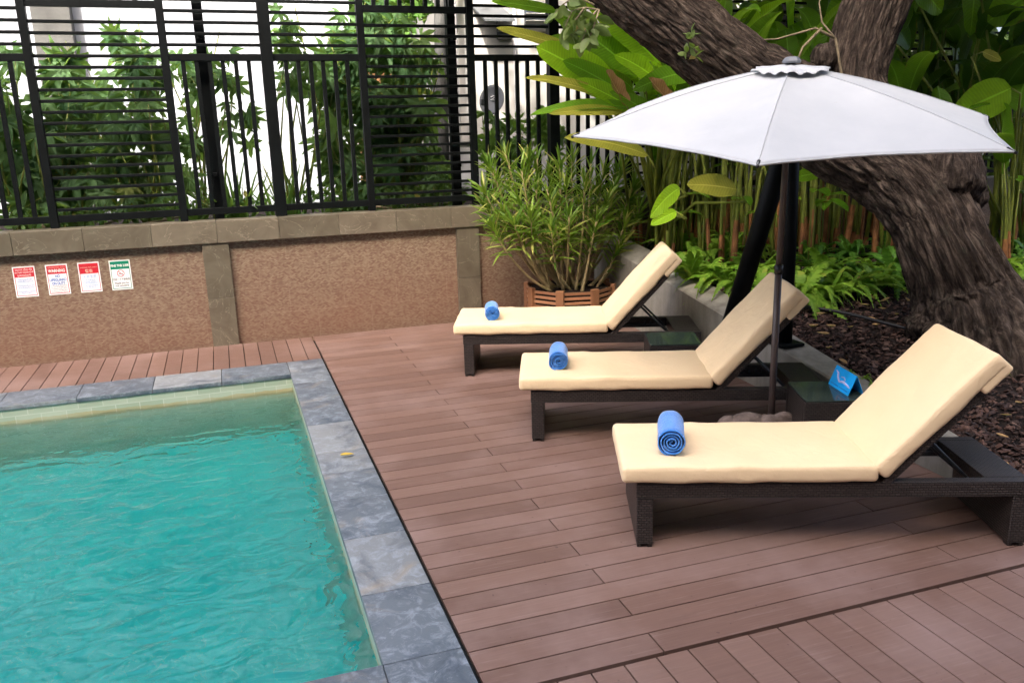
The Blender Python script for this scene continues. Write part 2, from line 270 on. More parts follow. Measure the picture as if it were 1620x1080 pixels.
# ---------------------------------------------------------------- mesh building
class MB:
    def __init__(s): s.v=[]; s.f=[]; s.t=[]; s.n=0; s.bu=[]
    def add(s,v,f,tone=.5):
        v=np.asarray(v,float).reshape(-1,3); s.v.append(v); k=s.n
        s.f+=[tuple(i+k for i in q) for q in f]; s.t+=[tone]*len(f); s.n+=len(v); return s
    def box(s,a,b,tone=.5,M=None):
        a=np.minimum(a,b).astype(float) if False else np.array([min(p,q) for p,q in zip(a,b)],float); b=np.array([max(p,q) for p,q in zip(a,b)],float)
        v=np.array([[x,y,z] for x in (a[0],b[0]) for y in (a[1],b[1]) for z in (a[2],b[2])])
        if M is not None: v=v@M[0].T+M[1]
        return s.add(v,[(0,1,3,2),(4,6,7,5),(0,4,5,1),(2,3,7,6),(0,2,6,4),(1,5,7,3)],tone)
    def bbox(s,a,b,bev=.004,tone=.5,M=None):
        a=np.array([min(p,q) for p,q in zip(a,b)],float) ; bb=np.array([max(p,q) for p,q in zip(a,b)],float) if False else None
        raise NotImplementedError
    def rbox(s,c,h,r=.01,n=(2,2,2),M=None,puff=0,wr=0,seed=0,tone=.5):
        c=np.array(c,float); h=np.array(h,float); r=min(r,*(h*.999))
        ax=[]
        for k in range(3):
            inner=np.linspace(-(h[k]-r),h[k]-r,n[k]+1); e=[math.sin(q)*r for q in (PI/2,PI/4*1.33,PI/8)]
            e=[r*math.tan(q)/1.0 for q in (PI/4,PI/8)]
            lo=[-(h[k]-r)-x for x in e]; hi=[(h[k]-r)+x for x in e[::-1]]
            ax.append(np.array(lo+list(inner)+hi))
        for d in range(3):
            u,w=[(1,2),(2,0),(0,1)][d]
            for sg in (-1,1):
                U,W=np.meshgrid(ax[u],ax[w],indexing='ij'); p=np.zeros(U.shape+(3,)); p[...,u]=U; p[...,w]=W; p[...,d]=sg*h[d]
                q=np.clip(p,-(h-r),h-r); dd=p-q; L=np.linalg.norm(dd,axis=-1,keepdims=True); p=q+dd/np.maximum(L,1e-9)*r
                if puff:
                    p[...,2]+=np.sign(p[...,2])*puff*(1-(p[...,0]/h[0])**2)*(1-(p[...,1]/h[1])**2)*.8
                if wr:
                    for idx in np.ndindex(U.shape):
                        z=p[idx]; k=noise.noise(Vector((z[0]*5+seed,z[1]*5,z[2]*5)))*wr+noise.noise(Vector((z[0]*17+seed,z[1]*13,z[2]*9)))*wr*.4
                        p[idx]=z+z/np.maximum(h,1e-6)*k*np.array([.3,.3,1])
                a_,b_=U.shape; v=p.reshape(-1,3)+c
                f=[(i*b_+j,(i+1)*b_+j,(i+1)*b_+j+1,i*b_+j+1) if sg>0 else (i*b_+j,i*b_+j+1,(i+1)*b_+j+1,(i+1)*b_+j) for i in range(a_-1) for j in range(b_-1)]
                if M is not None: v=v@M[0].T+M[1]
                s.add(v,f,tone)
        return s
    def tube(s,pts,rad,n=8,cap=True,tone=.5):
        P=np.array(pts,float); m=len(P); rad=np.broadcast_to(np.array(rad,float),(m,)); T=np.gradient(P,axis=0); T/=np.linalg.norm(T,axis=1,keepdims=True)+1e-12
        up=np.array([0,0,1.]) if abs(T[0][2])<.9 else np.array([1.,0,0]); V=[]; a=np.cross(T[0],up); a/=np.linalg.norm(a)
        ang=np.linspace(0,2*PI,n,endpoint=False)
        for i in range(m):
            a=a-T[i]*(a@T[i]); a/=np.linalg.norm(a); b=np.cross(T[i],a)
            V.append(P[i]+rad[i]*(np.cos(ang)[:,None]*a+np.sin(ang)[:,None]*b))
        V=np.concatenate(V); f=[(i*n+j,i*n+(j+1)%n,(i+1)*n+(j+1)%n,(i+1)*n+j) for i in range(m-1) for j in range(n)]
        if cap: f+=[tuple(range(n-1,-1,-1)),tuple((m-1)*n+j for j in range(n))]
        return s.add(V,f,tone)
    def blade(s,base,d,up,L,W,droop=.3,fold=.25,n=9,tone=.5,shape=.75,wav=0,m=2,side=0):
        """one leaf: midrib from base along d, bending towards -z, folded along the midrib"""
        d=np.array(d,float); d/=np.linalg.norm(d); up=np.array(up,float); sd=np.cross(d,up); sd/=np.linalg.norm(sd)+1e-9
        t=np.linspace(0,1,n); ctr=np.array(base,float)+np.outer(t*L,d); ctr[:,2]-=droop*L*t**2; ctr+=np.outer(side*L*t**2,sd)
        T=np.gradient(ctr,axis=0); T/=np.linalg.norm(T,axis=1,keepdims=True); nr=np.cross(sd,T); nr/=np.linalg.norm(nr,axis=1,keepdims=True)
        w=W*.5*np.clip(np.sin(PI*np.clip(t,.0,1)**shape),0,1)**(.52 if shape>.7 else .75); w[0]=W*.03; w[-1]=0
        cols=np.linspace(-1,1,2*m+1); V=[]
        ph=rng.random()*6
        for c in cols:
            V.append(ctr+np.outer(w*c,sd)+(w*abs(c)*fold+wav*W*abs(c)*np.sin(t*14+ph+c*2))[:,None]*nr)
        V=np.stack(V,1).reshape(-1,3); k=len(cols)
        s.bu.append(np.stack([np.repeat(t*L,k),np.tile(cols,n)],-1))
        f=[(i*k+j,(i+1)*k+j,(i+1)*k+j+1,i*k+j+1) for i in range(n-1) for j in range(k-1)]
        return s.add(V,f,tone)
    def inst(s,tv,tf,Ms,tones=None):
        tv=np.asarray(tv,float)
        for i,(Rm,p) in enumerate(Ms): s.add(tv@Rm.T+p,tf,.5 if tones is None else tones[i])
        return s
    def build(s,name,mat,parent=None,smooth=True,bevel=0,loc=None,uvmode='box',uv=None):
        me=bpy.data.meshes.new(name); V=np.concatenate(s.v) if s.v else np.zeros((0,3))
        if loc is not None: V=V-np.array(loc)
        me.from_pydata(V.tolist(),[],s.f); me.update()
        if len(s.f):
            nl=len(me.loops); li=np.zeros(nl,int); me.loops.foreach_get('vertex_index',li); pn=np.zeros(len(me.polygons)*3); me.polygons.foreach_get('normal',pn); pn=pn.reshape(-1,3)
            lt=np.zeros(len(me.polygons),int); me.polygons.foreach_get('loop_total',lt); ax=np.abs(pn).argmax(1).repeat(lt); co=V[li]
            if uv is None and s.bu and sum(map(len,s.bu))==len(V): uv=np.concatenate(s.bu)
            if uv is not None: U=np.asarray(uv)[li]
            else:
                U=np.where((ax==0)[:,None],co[:,[1,2]],np.where((ax==1)[:,None],co[:,[0,2]],co[:,[0,1]]))
            l=me.uv_layers.new(name='UVMap'); l.data.foreach_set('uv',U.astype(np.float32).ravel())
            at=me.attributes.new('tone','FLOAT','FACE'); at.data.foreach_set('value',np.array(s.t,np.float32))
            if smooth: me.polygons.foreach_set('use_smooth',np.ones(len(me.polygons),bool))
        if mat is not None: me.materials.append(MAT[mat] if isinstance(mat,str) else mat)
        o=bpy.data.objects.new(name,me); COL.objects.link(o)
        if parent is not None: o.parent=parent
        if loc is not None and parent is None: o.location=loc
        if bevel:
            b=o.modifiers.new('bevel','BEVEL'); b.width=bevel; b.segments=2; b.limit_method='ANGLE'
            if hasattr(me,'shade_smooth'): pass
        return o
def tag(o,label=None,cat=None,group=None,kind=None):
    if label: o['label']=label
    if cat: o['category']=cat
    if group: o['group']=group
    if kind: o['kind']=kind
    return o
def thing(name,label,cat,loc=(0,0,0),rz=0,group=None):
    o=bpy.data.objects.new(name,None); o.empty_display_size=.1; COL.objects.link(o); o.location=loc; o.rotation_euler=(0,0,rz)
    return tag(o,label,cat,group)
def copy_tree(o,parent=None):
    c=o.copy(); COL.objects.link(c); c.parent=parent
    for ch in list(o.children): copy_tree(ch,c)
    return c
def norm(v): v=np.array(v,float); return v/np.linalg.norm(v)
def rotz(a): c,s=math.cos(a),math.sin(a); return np.array([[c,-s,0],[s,c,0],[0,0,1]])
def structure(o): o['kind']='structure'; return o
def nz(p,s=1,o=0): return noise.noise(Vector((p[0]*s+o,p[1]*s,p[2]*s)))
# ================================================================ setting
X0,X1=-7.5,.455; Y0,Y1=3.16,7.98; CW=.338; WZ=-.165
def ground():
    m=MB(); z=-.07
    for a,b,c,d in ((-60,-60,60,Y0-.02),(-60,Y1+.02,60,90),(-60,Y0-.02,X0-.02,Y1+.02),(X1+.02,Y0-.02,60,Y1+.02)):
        m.add([(a,b,z),(c,b,z),(c,d,z),(a,d,z)],[(0,1,2,3)])
    structure(m.build('ground','sub_deck'))
ground()
def deck():
    m=MB(); g=.0036; P=.1525; th=.024
    def brd(x0,x1,y0,y1,tone):
        m.box((x0+g,y0+g,-th),(x1-g,y1-g,0+random.uniform(-.0006,.0006)),tone)
    xs=X1+CW+.014
    k=0; y=2.818
    while y<9.44:
        y2=min(y+P,9.455); xe=4.7 if y>2.9 else 9
        if k%2==0: segs=[(xs,1.605,random.uniform(.28,.5)),(1.605,4.17,random.uniform(.3,.75)),(4.17,9,random.uniform(.3,.6))]
        else: segs=[(xs,3.392,random.uniform(.5,.85)),(3.392,6.1,random.uniform(.3,.5)),(6.1,9,.5)]
        if k==0: segs=[(xs,1.605,.36),(1.605,4.4,.42),(4.4,9,.3)]
        for a,b,t in segs:
            if y>3.0 and a>4.5: continue
            brd(a,min(b,4.5) if y>3.0 else b,y,y2,t)
        y+=P; k+=1
    x=1.248-30*P
    while x<9:                                   # lower boards, laid at right angles
        brd(x,x+P,-2.5,2.80,random.uniform(.4,.85)); x+=P
    x=.203-60*P
    while x<xs-.03:
        brd(x,min(x+P,xs-.012),Y1+CW+.125,9.455,random.uniform(.3,.7)); x+=P
    structure(m.build('pool_deck','deck_board',smooth=False,bevel=.0015))

deck()
def coping():
    m=MB(); g=.0018
    def slab(x0,x1,y0,y1):
        m.rbox(((x0+x1)/2,(y0+y1)/2,-.018),((x1-x0)/2-g,(y1-y0)/2-g,.021),.005,(1,1,1))
    ys=[2.835,3.165,3.75,4.371,4.914,5.36,5.749,6.397,7.014,7.62,8.435]
    for a,b in zip(ys,ys[1:]): slab(X1-.012,X1+CW,a,b)
    xs=[X1-.012,-.18,-.78,-1.404,-2.03,-2.66,-3.3,-3.9,-4.5,-5.1,-5.8,-6.5,-7.5]
    for b,a in zip(xs,xs[1:]): slab(a,b,Y1-.012,8.435); slab(a,b,2.835,Y0+.012)
    structure(m.build('pool_coping','slate'))
    m=MB(); m.box((X1+CW+.001,2.82,-.05),(X1+CW+.010,8.44,-.003)); structure(m.build('pool_edging','black_steel',smooth=False))
coping()
def pool():
    zb=-1.28; m=MB()
    m.add([(X0,Y0,zb),(X1,Y0,zb),(X1,Y1,zb),(X0,Y1,zb)],[(0,1,2,3)]); structure(m.build('pool_floor','pool_floor',smooth=False))
    m=MB(); t=-.04
    for a,b in (((X0,Y1),(X1,Y1)),((X1,Y1),(X1,Y0)),((X1,Y0),(X0,Y0)),((X0,Y0),(X0,Y1))):
        m.add([(*a,zb),(*b,zb),(*b,t),(*a,t)],[(0,1,2,3)])
    structure(m.build('pool_wall','pool_tile',smooth=False))
    # water body: rippled top, closed below the tiles so that its volume colours with depth
    e=.02; nx,ny=300,190; gx=np.linspace(X0-e,X1+e,nx); gy=np.linspace(Y0-e,Y1+e,ny); X,Y=np.meshgrid(gx,gy,indexing='ij'); Z=np.zeros_like(X)
    for i in range(nx):
        for j in range(ny):
            p=(X[i,j],Y[i,j]); a=(.45+.55*min(1,max(0,(p[1]-3.6)/2.6)))*(.4+.6*min(1,(X1+e-p[0])/.5))
            Z[i,j]=WZ+a*(.0040*noise.noise(Vector((p[0]*3.6+p[1]*1.1,p[1]*5.4,1.7)))+.0024*noise.noise(Vector((p[0]*8,p[1]*11,5.1)))+.005*noise.noise(Vector((p[0]*1.3,p[1]*1.9,9.3))))
    m=MB(); top=np.stack([X,Y,Z],-1).reshape(-1,3)
    f=[(i*ny+j,(i+1)*ny+j,(i+1)*ny+j+1,i*ny+j+1) for i in range(nx-1) for j in range(ny-1)]
    n0=len(top); zb2=zb-.02; bot=[(X0-e,Y0-e,zb2),(X1+e,Y0-e,zb2),(X1+e,Y1+e,zb2),(X0-e,Y1+e,zb2)]
    c=[0,(nx-1)*ny,(nx-1)*ny+ny-1,ny-1]
    f+=[(n0+3,n0+2,n0+1,n0)]
    e0=[i*ny for i in range(nx)]; e1=[(nx-1)*ny+j for j in range(ny)]; e2=[i*ny+ny-1 for i in range(nx-1,-1,-1)]; e3=[j for j in range(ny-1,-1,-1)]
    for ed,(a,b) in ((e0,(0,1)),(e1,(1,2)),(e2,(2,3)),(e3,(3,0))): f.append(tuple([n0+a,n0+b]+ed[::-1]))
    m.add(np.concatenate([top,bot]),f); structure(m.build('water','water'))
pool()
# ---------------------------------------------------------------- boundary wall and fence
WY=9.5
def wall():
    w=thing('boundary_wall','low mosaic-tiled boundary wall with stone pilasters and capping behind the deck','wall',(0,WY,0))
    L=(0,WY,0); pil=[-3.52,-.255,2.535,5.75]; pw=.272
    spans=[(-9,-3.52)]+[(a+pw,b) for a,b in zip(pil,pil[1:]+[12])]
    for a,b in spans:
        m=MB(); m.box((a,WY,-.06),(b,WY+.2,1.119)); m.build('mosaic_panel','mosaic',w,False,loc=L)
    for p in pil:
        m=MB()
        for z0,z1 in ((-.06,.52),(.524,1.119)): m.box((p+.001,WY-.055,z0),(p+pw-.001,WY+.2,z1))
        m.build('pilaster','cap_stone',w,False,bevel=.003,loc=L)
    m=MB(); x=-9.05; 
    while x<12:
        m.box((x+.0012,WY-.075,1.121),(x+.6388,WY+.215,1.352)); x+=.64
    m.build('capping','cap_stone',w,False,bevel=.004,loc=L)
wall()
FY=9.64
def fence():
    f=thing('metal_fence','tall black metal fence of barred and louvred panels standing on the wall','fence',(0,FY,1.352)); L=(0,FY,1.352)
    zt=4.35; per=3.24; 
    def bx(m,x0,x1,z0,z1,d=.03,y=0): m.box((x0,FY+y-d/2,z0),(x1,FY+y+d/2,z1))
    for i in range(-2,4):
        o=i*per; a,b=-1.675+o,-.44+o; nxt=a+per
        # louvred panel: uprights, rails and slats
        m=MB(); bx(m,a,a+.076,1.352,zt,.08); m.build('upright','black_steel',f,False,bevel=.003,loc=L)
        m=MB(); bx(m,b,b+.076,1.352,zt,.08); m.build('upright','black_steel',f,False,bevel=.003,loc=L)
        m=MB(); z=1.53
        while z<3.44: bx(m,a+.075,b+.001,z-.015,z+.015,.045); z+=.1065
        m.build('slat_panel','black_steel',f,False,bevel=.004,loc=L)
        m=MB(); bx(m,a+.075,b+.001,3.475,3.545,.055); m.build('rail','black_steel',f,False,bevel=.003,loc=L)
        m=MB(); x=a+.2
        while x<b-.04: bx(m,x-.022,x+.022,3.546,zt,.04); x+=.143
        m.build('bar_panel','black_steel',f,False,loc=L)
        # barred panel with post in the middle
        c0,c1=b+.076,nxt; pc=(c0+c1)/2
        m=MB(); bx(m,pc-.060,pc+.060,1.352,zt,.12); m.build('post','black_steel',f,False,bevel=.004,loc=L)
        for u0,u1 in ((c0,pc-.060),(pc+.060,c1)):
            m=MB(); bx(m,u0-.001,u1+.001,2.972,3.042,.055); m.build('rail','black_steel',f,False,bevel=.003,loc=L)
            m=MB(); n=6; w=(u1-u0)/(n+1)
            for k in range(1,n+1): x=u0+w*k; bx(m,x-.021,x+.021,1.474,2.973,.035)
            m.build('bar_panel','black_steel',f,False,loc=L)
            m=MB(); z=3.13
            while z<zt: bx(m,u0-.001,u1+.001,z-.015,z+.015,.045); z+=.109
            m.build('slat_panel','black_steel',f,False,bevel=.004,loc=L)
        for q0,q1 in ((a+.075,b+.001),(c0-.001,pc-.059),(pc+.059,c1+.001)):
            m=MB(); bx(m,q0,q1,1.405,1.475,.05); m.build('rail','black_steel',f,False,bevel=.003,loc=L)
    # heavier stays behind the fence
    for sx in (-2.81,-.095,2.62,5.34,8.06):
        m=MB(); m.box((sx,FY+.17,1.0),(sx+.10,FY+.27,zt)); m.box((sx+.03,FY+.035,1.8),(sx+.07,FY+.172,1.84)); m.box((sx+.03,FY+.035,3.2),(sx+.07,FY+.172,3.24)); m.build('stay_post','black_steel',f,False,bevel=.004,loc=L)
fence()
# ---------------------------------------------------------------- signs
def text_obj(s,size,mat,parent,loc,name='lettering',width=None,rot=(PI/2,0,0),bold=0):
    c=bpy.data.curves.new(name,'FONT'); c.body=s; c.size=size; c.align_x='CENTER'; c.align_y='CENTER'; c.extrude=.0004; c.offset=bold
    t=bpy.data.objects.new('tmp',c); COL.objects.link(t); dg=bpy.context.evaluated_depsgraph_get(); me=bpy.data.meshes.new_from_object(t.evaluated_get(dg)); bpy.data.objects.remove(t)
    me.name=name; me.materials.clear(); me.materials.append(MAT[mat]); o=bpy.data.objects.new(name,me); COL.objects.link(o); o.parent=parent; o.location=loc; o.rotation_euler=rot
    if width and len(me.vertices):
        xs=[v.co.x for v in me.vertices]; w=max(xs)-min(xs)
        if w>1e-5: o.scale=(width/w,1,1)
    return o
def signs():
    w,h=.2,.31
    def base(x,label,band,col):
        t=thing('notice_sign',label,'sign',(x,WY-.001,.848),0,'notices on the mosaic wall')
        m=MB(); m.box((-w/2,-.004,-h/2),(w/2,0,h/2)); m.build('sign_board','sign_white',t,False)
        m=MB(); m.box((-w/2+.01,-.0055,h/2-.012-band),(w/2-.01,-.004,h/2-.012)); m.build('heading_band',col,t,False)
        m=MB(); a,b=w/2-.01,w/2-.0155; zt,zb=h/2-.012-band,-h/2+.012
        m.box((-a,-.0050,zb),(-b,-.004,zt)); m.box((b,-.0050,zb),(a,-.004,zt)); m.box((-b,-.0050,zb),(b,-.004,zb+.006)); m.build('border_line',col,t,False)
        return t
    y=-.0062; z0=h/2-.012
    t=base(-1.96,'red and white notice with Thai lettering, first of four from the left','x' and .095,'sign_red')
    text_obj('ประกาศ เตือน ภัย',.026,'ink_white',t,(0,y,z0-.020),width=.15); text_obj('สระว่ายน้ำ ไม่มีเจ้าหน้าที่',.024,'ink_white',t,(0,y,z0-.047),width=.165); text_obj('ดูแลความปลอดภัย',.026,'ink_white',t,(0,y,z0-.076),width=.12)
    for i,(s,wd) in enumerate((('กรุณาดูแลเด็กเล็ก',.125),('อย่างใกล้ชิดตลอดเวลา',.145),('ห้ามวิ่งเล่นบริเวณสระ',.15),('และงดใช้เสียงดังรบกวน',.15),('ขอบคุณที่ให้ความร่วมมือ',.16),('โรงแรม',.09))):
        text_obj(s,.018,'ink_blue',t,(0,y,z0-.120-(.021,.021,.028,.021,.028,.021)[i]*0-(0,.02,.062,.082,.122,.140)[i]),width=wd)
    t=base(-1.665,'red WARNING notice reading no lifeguard on duty in blue','x' and .085,'sign_red')
    text_obj('SWIMMING POOL SAFETY',.016,'ink_cream',t,(0,y,z0-.020),width=.16); text_obj('WARNING',.042,'ink_white',t,(0,y,z0-.054),width=.155,bold=.0012)
    for i,(s,wd) in enumerate((('NO',.042),('LIFEGUARD',.155),('ON DUTY',.12))): text_obj(s,.038,'ink_blue',t,(0,y,z0-.110-i*.037),width=wd,bold=.001)
    m=MB(); m.box((-.078,-.005,z0-.2075),(.078,-.004,z0-.205)); m.build('rule_line','ink_black',t,False)
    for i,s in enumerate(('Swim at your own risk. Children must be','accompanied by an adult at all times.','No running, no diving. Please shower','before entering the pool. Thank you.')): text_obj(s,.0125,'ink_black',t,(0,y,z0-.220-i*.0165),width=.15)
    t=base(-1.37,'red notice with two Chinese characters in its heading and pale blue text below','x' and .105,'sign_red')
    text_obj('SWIMMING POOL SAFETY',.014,'ink_cream',t,(0,y,z0-.042),width=.16); text_obj('警告',.036,'ink_cream',t,(0,y,z0-.080),bold=.0006)
    text_obj('无救生员',.036,'ink_pale_blue',t,(0,y,z0-.138),width=.125)
    for i,(s,wd) in enumerate((('请注意安全',.09),('儿童必须由成人陪同方可入池',.15),('禁止跳水及奔跑请先淋浴',.15),('泳池开放时间内使用',.13),('多谢合作',.1))): text_obj(s,.0155,'ink_pale_blue',t,(0,y,z0-.172-(0,.018,.033,.058,.076)[i]),width=wd)
    t=base(-1.077,'green and white no smoking notice headed FINE THB 2,000','x' and .082,'sign_green')
    text_obj('FINE THB 2,000',.034,'ink_white',t,(0,y,z0-.045),width=.172,bold=.001)
    m=MB(); a=np.linspace(0,2*PI,33); m.tube([(.033*math.cos(q),-.0052,z0-.125+.033*math.sin(q)) for q in a],.0032,6,False); m.tube([(-.024,-.0052,z0-.125+.024),(.024,-.0052,z0-.125-.024)],.003,6); m.build('ban_ring','sign_red',t)
    m=MB(); m.box((-.021,-.0055,z0-.133),(.021,-.004,z0-.1265)); m.tube([(.020,-.005,z0-.121),(.016,-.005,z0-.114),(.021,-.005,z0-.106)],.0013,5); m.build('cigarette_mark','ink_black',t,False)
    text_obj('罚款二千不准吸烟',.026,'ink_black',t,(0,y,z0-.190),width=.158); text_obj('Thank you for',.024,'ink_black',t,(0,y,z0-.228),width=.140,bold=.0004); text_obj('not smoking',.024,'ink_black',t,(0,y,z0-.254),width=.130,bold=.0004)
signs()
# ---------------------------------------------------------------- kerb and bed
def xf(y): return 4.13+.025*(y-3.5)
def kerb():
    m=MB(); ys=np.linspace(1.2,9.44,34); V=[]
    for y in ys:
        zf=max(.10,.121*y-.26); zb=max(.09,.155*y-.433) if y<7.9 else .79+.1*(y-7.9); x=xf(y)
        j=.004*nz((y*2,0,0)); V+=[(x,y,-.06),(x+j,y,zf-.012),(x+.014+j,y,zf),(x+.256,y,zb),(x+.27,y,zb-.012),(x+.27,y,-.06)]
    f=[(i*6+j,i*6+(j+1)%6,(i+1)*6+(j+1)%6,(i+1)*6+j) for i in range(33) for j in range(6)]+[(5,4,3,2,1,0),tuple(33*6+j for j in range(6))]
    f=[tuple(q[::-1]) for q in f]
    o=m.add(V,f).build('concrete_kerb','concrete',smooth=False); tag(o,'grey concrete kerb edging the planted bed behind the loungers','kerb')
kerb()
def bedsurf():
    ys=np.linspace(1.2,9.44,90); xs=np.concatenate([np.linspace(0,5,70),[9]]); V=[];ny=len(xs)
    for y in ys:
        for x in xs:
            X=xf(y)+.262+x; V.append((X,y,bed_z(y)-.035+.02*nz((X,y,0),3)+.008*nz((X,y,3),11)))
    f=[(i*ny+j,i*ny+j+1,(i+1)*ny+j+1,(i+1)*ny+j) for i in range(len(ys)-1) for j in range(ny-1)]
    structure(MB().add(V,[q[::-1] for q in f]).build('garden_bed','soil'))
    # bark chips
    m=MB(); N=15000
    tv=np.array([[-1,-.45,-.2],[.9,-.5,-.25],[1.05,.4,-.2],[-.8,.55,-.25],[-.8,-.3,.3],[.7,-.4,.25],[.8,.3,.35],[-.7,.4,.2]]); tf=[(3,2,1,0),(4,5,6,7),(0,1,5,4),(1,2,6,5),(2,3,7,6),(3,0,4,7)]
    k=0
    while k<N:
        y=2.6+5.2*rng.random()**1.3; x=xf(y)+.29+(4.6)*rng.random()**1.4
        sc=.011+.022*rng.random()**1.7; q=Quaternion((rng.normal(),rng.normal()*.25,rng.normal()*.25,rng.normal())).normalized(); Rm=np.array((Quaternion((0,0,1),rng.random()*6.28)@Quaternion((1,0,0),rng.normal()*.45)@Quaternion((0,1,0),rng.normal()*.4)).to_matrix())
        jit=tv*(1+.25*rng.normal(size=(8,1)))
        m.add((jit*[sc,sc,sc*.8])@Rm.T+np.array([x,y,bed_z(y)-.03+.02*nz((x,y,0),3)+sc*.25+rng.random()*.012]),tf); k+=1
    o=m.build('bark_mulch','mulch',smooth=False); tag(o,'dark brown bark chips covering the planted bed','mulch',kind='stuff')
bedsurf()
# ---------------------------------------------------------------- loungers
LW=.66; LL=2.04; BA=R_(47.8)
def make_lounger():
    t=thing('sun_lounger','dark wicker sun lounger','sun lounger')
    m=MB()
    m.rbox((LL/2,.032,.327),(LL/2,.032,.042),.007,(2,1,1)); m.rbox((LL/2,LW-.032,.327),(LL/2,.032,.042),.007,(2,1,1))
    m.rbox((.045,LW/2,.327),(.0445,LW/2-.064,.0415),.006,(1,2,1)); m.rbox((LL-.11,LW/2,.328),(.11,LW/2-.063,.0425),.007,(1,2,1))
    m.rbox((1.27,LW/2,.318),(.03,LW/2-.063,.03),.006,(1,1,1)); m.rbox((.66,LW/2,.352),(.58,LW/2-.063,.012),.004,(1,1,1))
    m.build('frame','wicker',t,False)
    for u in (.047,LL-.047):
        m=MB(); m.rbox((u,LW/2,.152),(.044,LW/2-.002,.133),.007,(1,2,1))
        for v in (.03,LW-.03):
            for du in (-.028,.028): m.rbox((u+du,v,.010),(.012,.022,.010),.003,(1,1,1))
        m.build('end_panel','wicker',t,False)
    # backrest, tilted about the hinge
    Rb=np.array([[math.cos(BA),0,-math.sin(BA)],[0,1,0],[math.sin(BA),0,math.cos(BA)]]); Ob=np.array([1.305,0,.375]); MM=(Rb,Ob)
    m=MB(); m.rbox((.32,.028,0),(.35,.028,.020),.006,(1,1,1),MM); m.rbox((.32,LW-.028,0),(.35,.028,.020),.006,(1,1,1),MM)
    for s in (-.008,.64): m.rbox((s,LW/2,0),(.028,LW/2-.056,.019),.005,(1,1,1),MM)
    m.rbox((.32,LW/2,.006),(.30,LW/2-.056,.008),.003,(1,1,1),MM); m.build('backrest','wicker',t,False)
    m=MB(); m.rbox((.585,LW/2-.002,.425),(.665,LW/2+.022,.048),.026,(26,12,2),None,.010,.007,1.3); m.build('seat_cushion','cushion',t)
    sc=[o for o in t.children if o.name.startswith('seat_cushion')][0]
    def ring(cx,cy,hx,hy,z,r,Mx=None,n=6):
        P=[]
        for sx,sy,a0 in ((1,1,0),(-1,1,PI/2),(-1,-1,PI),(1,-1,3*PI/2)):
            for k in range(n+1): a=a0+PI/2*k/n; P.append(np.array([cx+sx*(hx-r)+r*math.cos(a),cy+sy*(hy-r)+r*math.sin(a),z+.0015*noise.noise(Vector((a*3,sx,sy)))]))
        P.append(P[0]); Q=[]
        for p0,p1 in zip(P,P[1:]): Q+= [p0+(p1-p0)*u for u in np.linspace(0,1,max(2,int(np.linalg.norm(p1-p0)/.05)+1))[:-1]]
        Q.append(P[0]); Q=np.array(Q)
        return Q if Mx is None else Q@Mx[0].T+Mx[1]
    
    m=MB(); m.rbox((.415,LW/2-.002,.072),(.415,LW/2+.022,.049),.027,(20,12,2),MM,.009,.008,7.7)
    b=m.build('back_cushion','cushion',t)
    # sleeve folded over the head end of the backrest
    m=MB(); m.rbox((.735,LW/2-.002,.030),(.093,LW/2+.017,.040),.016,(5,16,2),MM,.003,.012,3.1); m.build('sleeve','cushion',b)
    m=MB()
    for s,wd in ((.008,.004),): m.tube([Rb@np.array([.0,v,.02])+Ob+np.array([-.02,0,.02]) for v in np.linspace(.02,LW-.02,8)],.006,6)
    m.build('piping','cushion',b)
    up=Rb@np.array([.30,0,-.022])+Ob
    m=MB(); lo=np.array([1.79,0,.318])
    for v in (.17,LW-.17): m.tube([(up[0],v,up[2]),(lo[0],v,lo[2])],.0095,8)
    m.tube([(lo[0],.10,lo[2]),(lo[0],LW-.10,lo[2])],.0095,8); m.tube([(up[0],.15,up[2]),(up[0],LW-.15,up[2])],.008,8); m.build('prop_stay','strut_steel',t)
    for v in (.085,LW-.085):
        m=MB(); m.box((1.305,v-.012,.285),(1.815,v+.012,.312))
        for k in range(4): u=1.62+k*.05; m.box((u,v-.005,.312),(u+.014,v+.005,.338))
        m.build('notch_rail','strut_steel',t,False)
    return t
LANG=R_(-21.5); UU=np.array([math.cos(LANG),math.sin(LANG),0]); VV=np.array([-math.sin(LANG),math.cos(LANG),0])
L0=make_lounger(); LP=[((1.915,3.695,0),1.0,LANG),((1.945,5.40,0),1.035,LANG),((1.95,7.21,0),1.06,LANG)]
LAB=['wicker sun lounger with cream cushions nearest the camera, at the lower right','wicker sun lounger with cream cushions in the middle of the row behind the parasol pole','wicker sun lounger with cream cushions farthest from the camera, in front of the wooden planter']
for i,(p,s,a) in enumerate(LP):
    o=L0 if i==0 else copy_tree(L0)
    o.location=p; o.scale=(s,s,s); o.rotation_euler=(0,0,a); tag(o,LAB[i],'sun lounger','sun loungers in a row on the deck')
